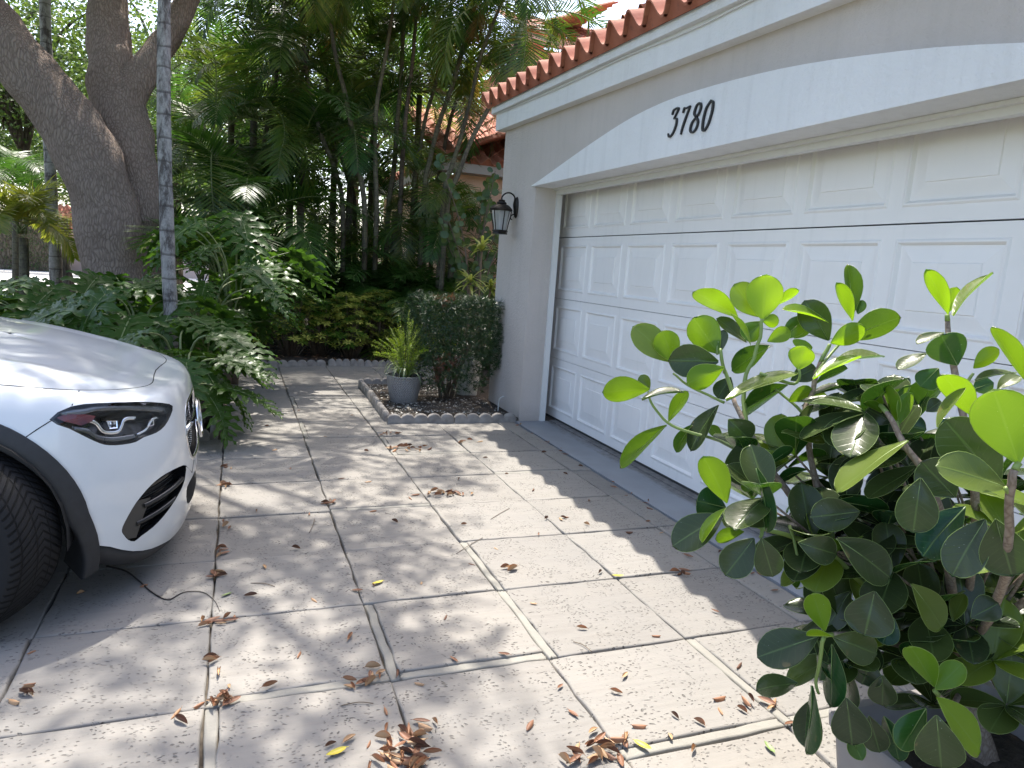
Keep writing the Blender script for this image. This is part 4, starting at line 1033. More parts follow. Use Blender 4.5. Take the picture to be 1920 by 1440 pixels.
# ------------------------------------------------------------------ variegated hedge
def schef(label, base, R, rx, ry, h, n=170):
    root = empty('variegated_shrub', base, label, 'shrub', 'variegated shrubs in the low hedge'); b = MB(); bt = MB()
    for _ in range(n):
        th = R.uniform(0, 2*pi); u = R.random()**.5; z = h*R.uniform(.28, 1.08); k = (1-.25*(z/h)**3)
        p = V((cos(th)*rx*u*k, sin(th)*ry*u*k, z+.05*noise.noise(V((th, u*3, z*4))))); out = V((p.x*1.2, p.y*1.2, .5+z*.6)).normalized()
        c0 = R.choice([0.05, .1, .3, .5, .62, .75, .9]); m_ = 7; t1 = out.cross(V((.3, .2, 1))).normalized(); t2 = out.cross(t1)
        l0 = R.uniform(.8, 1.25)
        for j in range(m_):
            a = 2*pi*j/m_+R.uniform(-.15, .15); d = (t1*cos(a)+t2*sin(a)+out*.25).normalized(); l_ = R.uniform(.065, .10)*l0
            blade(b, p+d*.01, d, out, l_, .034, .45, 0, min(1, max(0, c0+R.uniform(-.12, .12))), 2, w0=.3)
        if _ % 3 == 0: bt.tube([(p.x*.2, p.y*.2, 0), (p.x*.6, p.y*.6, z*.6), tuple(p)], [.007, .005, .003], 4)
    b.build('foliage', M_schef, root); bt.build('stems', M_twig, root)
HX = [(-2.55, 3.75, 'variegated shrub at the left end of the low hedge, half under philodendron leaves'), (-2.15, 3.6, 'variegated shrub with the yellowest leaves, second from the left end of the hedge'), (-1.75, 3.75, 'variegated shrub in the left half of the hedge behind a row of scalloped stones'),
      (-1.35, 3.65, 'variegated shrub in the hedge straight above the seam of the back edging'), (-.95, 3.8, 'greener variegated shrub in the hedge behind the bright potted fern'), (-.5, 3.75, 'variegated shrub mostly hidden behind the clipped dark hedge'), (0.0, 3.9, 'variegated shrub at the right end of the low hedge near the garage corner')]
for k, (x, y, lab) in enumerate(HX): schef(lab, (x, y, 0), RR, .36, .34, .82+.08*sin(k*2.1), 210)
# ------------------------------------------------------------------ clipped needle hedge
root = empty('clipped_shrub', (-.80, .72, 0), 'clipped dark needle leaved shrub, box shaped, beside the potted fern', 'shrub')
b = MB(); br = MB(); Rn = random.Random(8)
X0_, X1_, Y0_, Y1_, Z0_, Z1_ = -.34, .40, -.42, .42, .16, 1.06
for k in range(3800):
    f = Rn.random()
    x, y, z = Rn.uniform(X0_, X1_), Rn.uniform(Y0_, Y1_), Rn.uniform(Z0_, Z1_)
    lowsh = max(0, .45-z)*.55; out = V((0, 0, 0))
    if f < .30: y = Y0_+Rn.uniform(0, .07); out = V((0, -1, 0))
    elif f < .46: x = X0_+Rn.uniform(0, .07); out = V((-1, 0, 0))
    elif f < .60: x = X1_-Rn.uniform(0, .07); out = V((1, 0, 0))
    elif f < .74: z = Z1_-Rn.uniform(0, .07)+.015*noise.noise(V((x*6, y*6, 0))); out = V((0, 0, 1))
    elif f < .80: y = Y1_-Rn.uniform(0, .06); out = V((0, 1, 0))
    x += .03*noise.noise(V((z*5, y*5, 2))); y += .03*noise.noise(V((z*5, x*5, 7)))
    if z < .45: x = x*(1-lowsh*1.4)-lowsh*.25; y = y*(1-lowsh)
    if z < .42 and Rn.random() < .45: continue
    ax = (out+V((Rn.uniform(-.6, .6), Rn.uniform(-.6, .6), Rn.uniform(-.2, .9)))).normalized(); p = V((x, y, z)); t1 = ax.cross(V((.3, .5, .2))).normalized(); t2 = ax.cross(t1)
    red = noise.noise(V((x*2.6, y*2.6, z*3.1+5))) > .42 and Rn.random() < .3
    for j in range(8):
        a = Rn.uniform(0, 2*pi); d = (ax*Rn.uniform(.3, 1.1)+t1*cos(a)+t2*sin(a)).normalized()
        blade(br if red else b, p+ax*.035*Rn.random(), d, ax, Rn.uniform(.035, .065), .0065, .15, 0, Rn.random(), 1, w0=.8)
b.build('foliage', M_podo, root); br.build('red_shoots', M_podor, root)
b = MB()
for k in range(16):
    a = Rn.uniform(0, 6.28); b.tube([(Rn.uniform(-.06, .06), Rn.uniform(-.06, .06), -.02), (cos(a)*.12, sin(a)*.14, .3), (cos(a)*.28, sin(a)*.32, .8)], [.012, .009, .004], 5)
b.build('stems', M_twig, root)
# ------------------------------------------------------------------ pots
def m_pot(name, c1, c2, weave=True):
    m = NM(name); m.set(Roughness=.6); p = m.n('TexCoord').outputs['Object']; m.base(m.ramp(m.noise(p, 9, 5), [(.3, c1), (.7, c2)]))
    if weave:
        sx = m.n('SeparateXYZ'); m.l(p, sx.inputs[0]); an = m.math('ARCTAN2', sx.outputs[1], sx.outputs[0])
        a = m.math('SINE', m.math('MULTIPLY', an, 44)); z = m.math('SINE', m.math('MULTIPLY', sx.outputs[2], 210)); m.bump(m.math('MULTIPLY', a, z), .8, .006)
    return m.m
def pot(name, label, loc, r0, r1, h, mat, group=None):
    root = empty(name, loc, label, 'plant pot', group); b = MB()
    b.lathe([(0, 0), (r0, 0), (r0*1.05, .01), (lerp(r0, r1, .55)*1.04, h*.5), (r1, h*.93), (r1*1.05, h*.94), (r1*1.05, h), (r1*.94, h), (r1*.92, h*.84)], 40); b.build('body', mat, root, sharp=45)
    b = MB(); b.lathe([(r1*.93, h*.86), (r1*.5, h*.88), (0, h*.87)], 24); b.build('soil', M_soil, root); return root
pot('grey_pot', 'light grey pot with a woven pattern holding a bright fern and a spider plant', (-1.27, .60, .02), .125, .178, .27, m_pot('woven_pot', (.27, .26, .25), (.34, .33, .315)))
fr = empty('foxtail_fern', (-1.27, .60, .27), 'bright yellow green foxtail fern growing in the woven grey pot', 'fern'); b = MB()
for k in range(60):
    a = Rn.uniform(0, 2*pi); rr = Rn.random()**.6; tl = V((cos(a)*rr*.40, sin(a)*rr*.40, lerp(.60, .28, rr)*Rn.uniform(.8, 1.15))); P = smoothpath([(cos(a)*.04, sin(a)*.04, 0), tl*.5+V((0, 0, .07)), tl], 7); cc = Rn.random()
    b.tube(P, .0022, 3, 1)
    for j in range(2, len(P)):
        tn = (P[j]-P[j-1]).normalized()
        for q in range(9):
            d = V((Rn.uniform(-1, 1), Rn.uniform(-1, 1), Rn.uniform(-1, 1))); d = (d-tn*d.dot(tn)).normalized()+tn*.6
            blade(b, P[j]-tn*Rn.uniform(0, .03), d, tn, .028*(1-.45*(j/len(P))**3), .006, .0, 0, min(1, cc*.6+Rn.random()*.4), 1, w0=.9)
b.build('foliage', [M_fern, M_gtwig], fr)
sp = empty('spider_plant', (-1.27, .55, .27), 'spider plant with white edged strap leaves arching over the rim of the grey pot', 'plant'); b = MB()
for k in range(34):
    a = Rn.uniform(0, 2*pi); d = V((cos(a), sin(a)*.9, Rn.uniform(.6, 1.5))).normalized(); L = Rn.uniform(.22, .42); p = V((cos(a)*.03, sin(a)*.03, 0)); sd = d.cross(V((0, 0, 1))).normalized(); i0 = []
    q = V(p)
    rows = []
    for j in range(8):
        t = j/7; w_ = .008*(1-t**3)+.0006; rows.append([q+sd*w_, q+sd*w_*.55, q-sd*w_*.55, q-sd*w_]); dd = (d+V((0, 0, -2.6*t*t*1.1))).normalized(); q = q+dd*L/7
    for j in range(7):
        for s_, mm in ((0, 1), (1, 0), (2, 1)):
            b.quad(rows[j][s_], rows[j][s_+1], rows[j+1][s_+1], rows[j+1][s_], mm, Rn.random(), False)
b.build('leaves', [M_spid, M_spidw], sp)
pot('white_pot', 'plain white pot half hidden between the clipped dark shrub and the garage pier', (-.50, .95, .02), .10, .145, .42, m_pot('white_glaze', (.42, .41, .38), (.52, .51, .48), False))
M_terr = simple('terracotta', (.20, .085, .045), (.30, .14, .08), 12, .85, .3)
c = G(372, 700); pot('terracotta_pot', 'terracotta pot under the philodendron leaves behind the car nose', (c.x+.02, c.y, .02), .10, .15, .25, M_terr)
c = G(62, 640, .0); pot('terracotta_pot', 'wide terracotta pot seen just above the car bonnet', (-4.7, .6, .02), .16, .24, .42, M_terr)
o = MB(); o.tube(smoothpath([(0, 0, 0), (.005, 0, .11), (.02, -.005, .135), (.05, -.01, .15)], 5), .006, 8); tag(o.build('bent_pipe', simple('white_plastic', (.5, .5, .47)), loc=(-.45, .10, .02)), 'thin bent white pipe poking out of the bed beside the garage pier', 'pipe')
# ------------------------------------------------------------------ dracaena and sea grape by the garage corner
def drac(label, base, heads):
    root = empty('dracaena', base, label, 'plant', 'yellow green dracaenas by the garage corner')
    bt = MB(); b = MB()
    for hx, hy, hz, s in heads:
        bt.tube(smoothpath([(0, 0, 0), (hx*.4, hy*.4, hz*.5), (hx, hy, hz)], 5), .013, 6)
        for k in range(26):
            a = Rn.uniform(0, 2*pi); d = V((cos(a), sin(a), Rn.uniform(-.1, 1.6))).normalized()
            blade(b, V((hx, hy, hz-.06+Rn.uniform(0, .1))), d, V((0, 0, 1)), Rn.uniform(.24, .36)*s, .040, .85, 0, Rn.random(), 5, w0=.5)
    bt.build('canes', M_twig, root); b.build('foliage', M_drac, root)
drac('dracaena with the upper yellow green leaf rosette, just left of the wall lantern', (-.10, 1.95, 0), [(0, 0, 1.62, 1.0), (.18, .1, 1.15, .8)])
drac('dracaena with the lower yellow green leaf rosette behind the clipped dark shrub', (-.28, 1.8, 0), [(0, -.05, 1.22, 1.0), (.16, .12, .95, .8)])
root = empty('sea_grape', (.25, 3.2, 0), 'shrub with round leaves on thin twigs against the peach wall', 'shrub'); b = MB(); bt = MB()
for k in range(16):
    tip = V((Rn.uniform(-.55, .5), Rn.uniform(-.4, .4), Rn.uniform(1.3, 3.0))); P = smoothpath([(0, 0, 0), (tip.x*.3, tip.y*.3, tip.z*.6), tip], 6); bt.tube(P, [.014-.010*j/len(P) for j in range(len(P))], 5)
    for j in range(5, len(P)):
        for q in range(2):
            c0 = P[j]+V((Rn.uniform(-.07, .07), Rn.uniform(-.07, .07), Rn.uniform(-.04, .07))); nn = V((Rn.uniform(-.6, .6), -1, Rn.uniform(-.3, .9))).normalized(); t1 = nn.cross(V((0, 0, 1))).normalized(); t2 = nn.cross(t1); r = Rn.uniform(.035, .062); i = len(b.v)
            b.v.append(tuple(c0-nn*.008)); b.v += [tuple(c0+(t1*cos(2*pi*a/10)+t2*sin(2*pi*a/10))*r) for a in range(10)]; cc = Rn.random()
            for a in range(10): b.face((i, i+1+a, i+1+(a+1) % 10), 0, cc)
bt.build('twigs', M_twig, root); b.build('foliage', M_sea, root)
# ------------------------------------------------------------------ background trees and hedges
def bgtree(label, base, h, r, R, ncl=70, per=100, ls=.16, dark=None, tr=.25, lean=(0, 0), zlow=.35, name='broadleaf_tree'):
    root = empty(name, base, label, 'tree', 'trees beyond the garden'); b = MB(); top = V((lean[0], lean[1], h*.55))
    b.tube(smoothpath([(0, 0, -.1), (lean[0]*.3, lean[1]*.3, h*.2), top], 5), [lerp(tr, tr*.5, k/10) for k in range(11)], 10, wob=.2)
    cl = []
    for k in range(ncl):
        v = V((R.gauss(0, 1), R.gauss(0, 1), R.gauss(0, 1))); v = v/v.length*R.random()**.35
        z = h*(zlow+(1-zlow)*(.5+v.z*.5)); cl.append((top.x+v.x*r, top.y+v.y*r, z, R.uniform(.7, 1.3)))
    for c in cl[::6]: b.tube(smoothpath([top*.7, top.lerp(V(c[:3]), .5)+V((0, 0, .3)), V(c[:3])], 4), [lerp(tr*.35, .02, k/8) for k in range(9)], 5)
    b.build('trunk', dark or M_barkd, root); b = MB(); crown_mesh(b, cl, R, per, r*.27, ls*.5, ls); b.build('crown', M_far, root)
Rb = random.Random(77)
for a in [('dark branching tree at the far left edge beyond the garden', (-8.6, 13.0, 0), 8, 3.0, 90, 110, .12, .26, (.4, 0), .42),
          ('leaning tree with a dark trunk visible between the pale palm and the shade tree', (-6.4, 13.0, 0), 8, 2.6, 80, 100, .12, .16, (-1.2, 0), .45),
          ('broad tree beyond the street, left of the shade tree', (-16, 34, 0), 11, 5.5, 100, 120, .26, .4, (0, 0), .25),
          ('broad tree beyond the street in line with the shade tree', (-9.5, 37, 0), 12, 5.5, 100, 120, .26, .4, (0, 0), .25),
          ('broad tree beyond the street behind the slim grey palm', (-3, 34, 0), 11, 5.0, 100, 120, .26, .4, (0, 0), .2),
          ('broad tree beyond the street at the far left', (-24, 33, 0), 12, 6.0, 100, 120, .28, .4, (0, 0), .2),
          ('leafy tree growing close behind the shade tree', (-2.6, 12.5, 0), 9.0, 3.2, 110, 120, .13, .2, (0, 0), .12),
          ('leafy tree filling the gap behind the tall areca clump', (.3, 15, 0), 9.5, 3.2, 110, 120, .14, .2, (0, 0), .1),
          ('leafy tree behind the young palms right of the slim grey trunk', (-4.4, 16, 0), 9.0, 3.0, 90, 110, .14, .2, (0, 0), .15),
          ('tall tree rising above the peach house roof', (3.2, 19, 0), 9.5, 3.2, 80, 110, .18, .2, (0, 0), .3)]:
    lab, base, h, r, ncl, per, ls, tr, lean, zl = a; bgtree(lab, base, h, r, Rb, ncl, per, ls, None, tr, lean, zl)
def clipped(label, base, sx, sy, sz, n):
    root = empty('clipped_hedge', base, label, 'hedge', 'clipped hedges across the street'); b = MB()
    b.box(-sx*.48, sx*.48, -sy*.48, sy*.48, 0, sz*.98, 1)
    for _ in range(n):
        f = Rb.random(); x, y, z = Rb.uniform(-sx, sx)/2, -sy/2, Rb.uniform(0, sz)
        if f < .2: z = sz; y = Rb.uniform(-sy, sy)/2
        elif f < .3: x = sx/2*Rb.choice((-1, 1)); y = Rb.uniform(-sy, sy)/2
        d = V((Rb.uniform(-1, 1), -.6, Rb.uniform(-1, 1))).normalized(); blade(b, (x, y, z), d, V((Rb.uniform(-1, 1), -1, 1)), .14, .08, 0, 0, Rb.random(), 1)
    b.build('foliage', [M_far, M_barkd], root)
clipped('clipped dark hedge across the street behind the sunlit palm', (-14.8, 29.5, 0), 3.0, 1.6, 2.4, 1600)
clipped('clipped dark hedge across the street left of the shade tree', (-11.2, 29.5, 0), 3.2, 1.6, 2.2, 1600)
g = MB()
for _ in range(16000):
    x, y = Rb.uniform(-22, 4), Rb.choice((Rb.uniform(12.2, 14.6), Rb.uniform(16.0, 17.3), Rb.uniform(25.8, 27.4)))
    blade(g, (x, y, -.09), V((Rb.uniform(-.4, .4), Rb.uniform(-.4, .4), 1)), V((1, 0, 0)), Rb.uniform(.06, .14), .02, .3, 0, Rb.random(), 1)
o = g.build('grass', M_far); o['kind'] = 'stuff'
# ------------------------------------------------------------------ houses
M_peach = m_stucco('peach_stucco', (.70, .46, .32), (.76, .52, .37), False)
M_pink = m_stucco('pink_stucco', (.62, .30, .24), (.68, .35, .28), False)
def hiproof(b, O, ax, up, wid, rows_, seed=0, W=.30, L=.42):
    barrel(b, O, ax, up, int(wid/W), rows_, W, L, .06)
h1 = empty('peach_house', (3.9, 9, 0), 'peach stucco house with terracotta tiled roof behind the areca palms', 'house'); I1 = Matrix.Translation((-3.9, -9, 0))
def hp(b, name, mat, root, I, **k): o = b.build(name, mat, root, **k); o.matrix_parent_inverse = I; return o
b = MB(); b.box(.78, 9, 6.4, 13, -.1, 3.0); hp(b, 'wall', M_peach, h1, I1)
b = MB(); b.box(.45, 9, 6.06, 6.18, 3.0, 3.16); b.box(.45, .57, 6.18, 13, 3.0, 3.16); b.box(.57, 9, 6.18, 6.4, 3.0, 3.05); hp(b, 'fascia', simple('cream_trim', (.42, .38, .34), None), h1, I1)
b = MB(); barrel(b, V((.40, 6.02, 3.16)), V((1, 0, 0)), V((0, cos(.42), sin(.42))), 34, 9, .26, .40, .05)
barrel(b, V((.40, 13, 3.16)), V((0, -1, 0)), V((cos(.42), 0, sin(.42))), 27, 9, .26, .40, .05)
b.quad((.45, 6.1, 3.10), (9, 6.1, 3.10), (9, 9.5, 4.6), (.45, 9.5, 4.6)); hp(b, 'roof', M_tile, h1, I1)
b = MB(); b.box(3.3, 9.0, 9.4, 13, 3.0, 6.3); hp(b, 'upper_wall', M_pink, h1, I1)
b = MB(); b.box(3.0, 9.3, 9.1, 9.22, 6.3, 6.5); b.box(3.0, 3.12, 9.22, 13, 6.3, 6.5); hp(b, 'upper_fascia', simple('pink_trim', (.72, .42, .36), None, rough=.7), h1, I1)
b = MB(); barrel(b, V((2.95, 9.05, 6.5)), V((1, 0, 0)), V((0, cos(.42), sin(.42))), 24, 6, .26, .40, .05)
barrel(b, V((2.95, 13, 6.5)), V((0, -1, 0)), V((cos(.42), 0, sin(.42))), 15, 6, .26, .40, .05); hp(b, 'upper_roof', M_tile, h1, I1)
# main house behind the garage
h2 = empty('main_house', (6, 2, 0), 'salmon stucco upper storey with tiled roof rising above the garage roof', 'house'); I2 = Matrix.Translation((-6, -2, 0))
b = MB(); b.box(3.2, 10, 2.6, 7.5, -.1, 5.15); hp(b, 'wall', M_pink, h2, I2)
b = MB(); b.box(2.9, 10, 2.3, 2.42, 5.1, 5.32); b.box(2.9, 3.02, 2.42, 7.8, 5.1, 5.32); hp(b, 'fascia', simple('salmon_trim', (.72, .42, .36), None, rough=.7), h2, I2)
b = MB(); barrel(b, V((2.82, 7.8, 5.32)), V((0, -1, 0)), V((cos(.35), 0, sin(.35))), 21, 6, .26, .40, .05); barrel(b, V((2.82, 2.25, 5.32)), V((1, 0, 0)), V((0, cos(.35), sin(.35))), 22, 6, .26, .40, .05); hp(b, 'roof', M_tile, h2, I2)
# distant house at the left
h3 = empty('distant_house', (-8.2, 31.5, 0), 'distant pink house with orange tiled roof seen left of the shade tree', 'house'); I3 = Matrix.Translation((8.2, -31.5, 0))
b = MB(); b.box(-11.5, -3.5, 31, 36, -.1, 1.75); b.box(-18, -12, 32, 36, -.1, 2.4); hp(b, 'wall', m_stucco('pale_pink', (.62, .46, .42), (.68, .52, .48), False), h3, I3)
b = MB(); barrel(b, V((-11.9, 30.6, 1.75)), V((1, 0, 0)), V((0, cos(.45), sin(.45))), 32, 6, .27, .42, .06); hp(b, 'roof', M_tile, h3, I3)
# ------------------------------------------------------------------ square planter and the thick leaved bush
PC = V((-1.206, -5.323, 0))
root = empty('planter', PC, 'square grey planter in the right foreground filled with dark soil', 'planter')
M_plan = m_pot('grey_planter', (.20, .185, .18), (.25, .235, .23), False)
b = MB()
def sq(h, z, r=.03):
    o = []
    for cx_, cy_, a0 in ((1, 1, 0), (-1, 1, pi/2), (-1, -1, pi), (1, -1, 3*pi/2)):
        for k in range(5): a = a0+pi/2*k/4; o.append((cx_*(h-r)+r*cos(a), cy_*(h-r)+r*sin(a), z))
    return o
b.grid([sq(.01, .003, .005), sq(.215, .003), sq(.222, .012), sq(.262, .345), sq(.272, .347), sq(.275, .378), sq(.272, .383), sq(.250, .383), sq(.247, .375), sq(.240, .25)], closed=True); b.build('body', M_plan, root, sharp=40)
b = MB(); n = 14
rows = [[(lerp(-.24, .24, i/n), lerp(-.24, .24, j/n), .30+.02*noise.noise(V((i*.7, j*.7, 3)))) for i in range(n+1)] for j in range(n+1)]; b.grid(rows); b.build('soil', M_soil, root)
def m_clusia(name, old):
    m = NM(name); m.set(Roughness=.22); m.b.inputs['Specular IOR Level'].default_value = .3
    a = attr(m); p = m.n('TexCoord').outputs['Object']
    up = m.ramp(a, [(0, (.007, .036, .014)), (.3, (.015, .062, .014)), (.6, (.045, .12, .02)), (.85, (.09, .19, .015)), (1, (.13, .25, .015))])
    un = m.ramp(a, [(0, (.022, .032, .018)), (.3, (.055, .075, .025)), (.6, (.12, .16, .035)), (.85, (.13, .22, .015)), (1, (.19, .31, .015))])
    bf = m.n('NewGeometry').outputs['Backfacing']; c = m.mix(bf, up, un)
    c = m.mix(m.math('MULTIPLY', m.noise(p, 30, 4, .6), .35), c, m.mix(1, c, (.7, .72, .7), 'MULTIPLY'))
    spk = m.ramp(m.noise(p, 260, 1), [(.77, 0.0), (.80, .5)]); c = m.mix(spk, c, (.45, .5, .42))
    lu = m.n('Attribute', attribute_name='lu').outputs['Fac']; lt = m.n('Attribute', attribute_name='lt').outputs['Fac']
    vn = m.math('FRACT', m.math('MULTIPLY', m.math('SUBTRACT', lt, m.math('MULTIPLY', lu, .16)), 11.0)); vn = m.ramp(vn, [(0, .0), (.06, .35), (.14, 0.0)])
    rib = m.ramp(lu, [(0, .7), (.03, .5), (.065, 0.0), (.95, 0.0), (.985, .4)]); rib = m.math('MAXIMUM', rib, m.math('MULTIPLY', vn, .6))
    c = m.mix(rib, c, m.mix(.75, m.mix(1, c, (2.2, 2.0, 1.6), 'MULTIPLY'), (.10, .16, .05)))
    dmg = m.math('MULTIPLY', m.ramp(m.noise(p, 19, 3), [(.66, 0.0), (.69, 1.0)]), m.ramp(lu, [(.5, 0.0), (.9, .8)])); c = m.mix(dmg, c, (.16, .12, .05))
    m.base(c); bh = m.math('ADD', m.noise(p, 24, 3), m.math('MULTIPLY', rib, -.8)); m.bump(bh, .22, .004)
    tr = m.n('BsdfTranslucent'); tc = m.ramp(a, [(0, (.02, .07, .005)), (.35, (.08, .18, .01)), (.65, (.24, .42, .01)), (.9, (.29, .50, .01)), (1, (.40, .64, .015))]); m.l(tc, tr.inputs[0])
    mx = m.n('MixShader'); m.l(m.ramp(a, [(0, .08), (.5, .25), (.9, .5)]), mx.inputs[0]); m.l(m.b.outputs[0], mx.inputs[1]); m.l(tr.outputs[0], mx.inputs[2]); m.l(mx.outputs[0], m.out.inputs[0]); return m.m
M_clu = m_clusia('thick_leaf', True)
M_rib = leafmat('leaf_rib', [(.17, .25, .10), (.24, .32, .09), (.34, .46, .07)], (.5, .7, .1), .4, .25)
M_cbark = m_bark('bush_bark', (.10, .075, .055), (.20, .155, .12), (.30, .25, .20), (90, 90, 60), .4, .002)
clu = empty('round_leaved_bush', PC+V((.08, .10, .32)), 'bush with thick round glossy green leaves growing in the grey planter', 'shrub')
CO = clu.location.copy()
LUV = []; LB = MB(); SB = MB(); BB = MB(); Rl = random.Random(4)
def cleaf(base, tip, W, nrm, c, cup=.12, bend=.12):
    """obovate thick leaf; nrm = direction of the upper face"""
    base, tip = V(base), V(tip); ax = tip-base; L = ax.length; ax.normalize(); nrm = (nrm-ax*nrm.dot(ax)).normalized(); sd = ax.cross(nrm)   # sd x ...
    NR, NC = 14, 8; rows = []; asym = Rl.uniform(-.05, .05); wav = Rl.uniform(0, 6)
    for k in range(NR+1):
        t = k/NR; t = t if t < .5 else 1-.5*((1-t)/.5)**1.75; f = max(0.0, sin(pi*min(1, t**1.38)))**(.60 if t < .6 else .42) if 0 < t < 1 else 0
        if k == 0: f = .045
        if k == NR: f = .0
        h = -bend*L*(t*t-t*.55)*1.4; row = []
        for j in range(NC+1):
            u = j/NC*2-1; w_ = W*.5*f*u*(1+asym*u)
            row.append(base+ax*(L*t*(1-.03*u*u*(t > .8)))+sd*w_+nrm*(h+cup*W*f*u*u*.9-.02*W*math.exp(-(u/.13)**2)*(1-t)+.012*W*sin(wav+t*7+u*3)))
        rows.append(row)
    LB.grid([r[::-1] for r in rows], 0, c)
    for k in range(NR+1):
        for j in range(NC+1): LUV.append((abs(1-j/NC*2), k/NR))
    # a thin pale margin and midrib
    mid = [r[NC//2]-nrm*.0006 for r in rows]; (c < .6) and SB.tube([p-CO for p in mid[:9]], [.0016*(1-k/11)*(L/.12) for k in range(9)], 4, 0, c)
    ed = [r[0] for r in rows]+[r[-1] for r in rows[::-1]]; SB.tube([p-CO for p in ed], .0005, 3, 0, min(1, c+.1), caps=False)
def lf(bx, by, tx, ty, w, dep, face, c, s=1.0, dd=0.0, sgn=None):
    B = D(bx, by, dep); T = D(tx, ty, dep+dd); ax = (T-B); L = ax.length; axn = ax.normalized()
    Wa = w*dep/FPX; W = max(Wa, L*.60)*1.0
    if W > L*.95: W = Wa
    tc = (CP-(B+T)*.5).normalized(); n0 = (tc-axn*tc.dot(axn)).normalized(); sd = axn.cross(n0)
    th = math.acos(max(-1, min(1, Wa/W)));
    if sgn is None: sgn = 1 if sd.z*1 > 0 else -1
    # tilt so that the upper side looks up where possible
    n1 = n0*cos(th)+sd*sin(th)*sgn
    if face == 'u':
        n1 = n0*cos(th)-sd*sin(th)*sgn; n1 = -n1
    cleaf(B, T, W, n1, c, cup=.10 if w*1.0 > 20 else .18, bend=Rl.uniform(.04, .16))
c7 = lambda x, y: (1120+x/2.4, 480+y/2.4)
c8 = lambda x, y: (1240+x/2.8235, 960+y/2.8235)
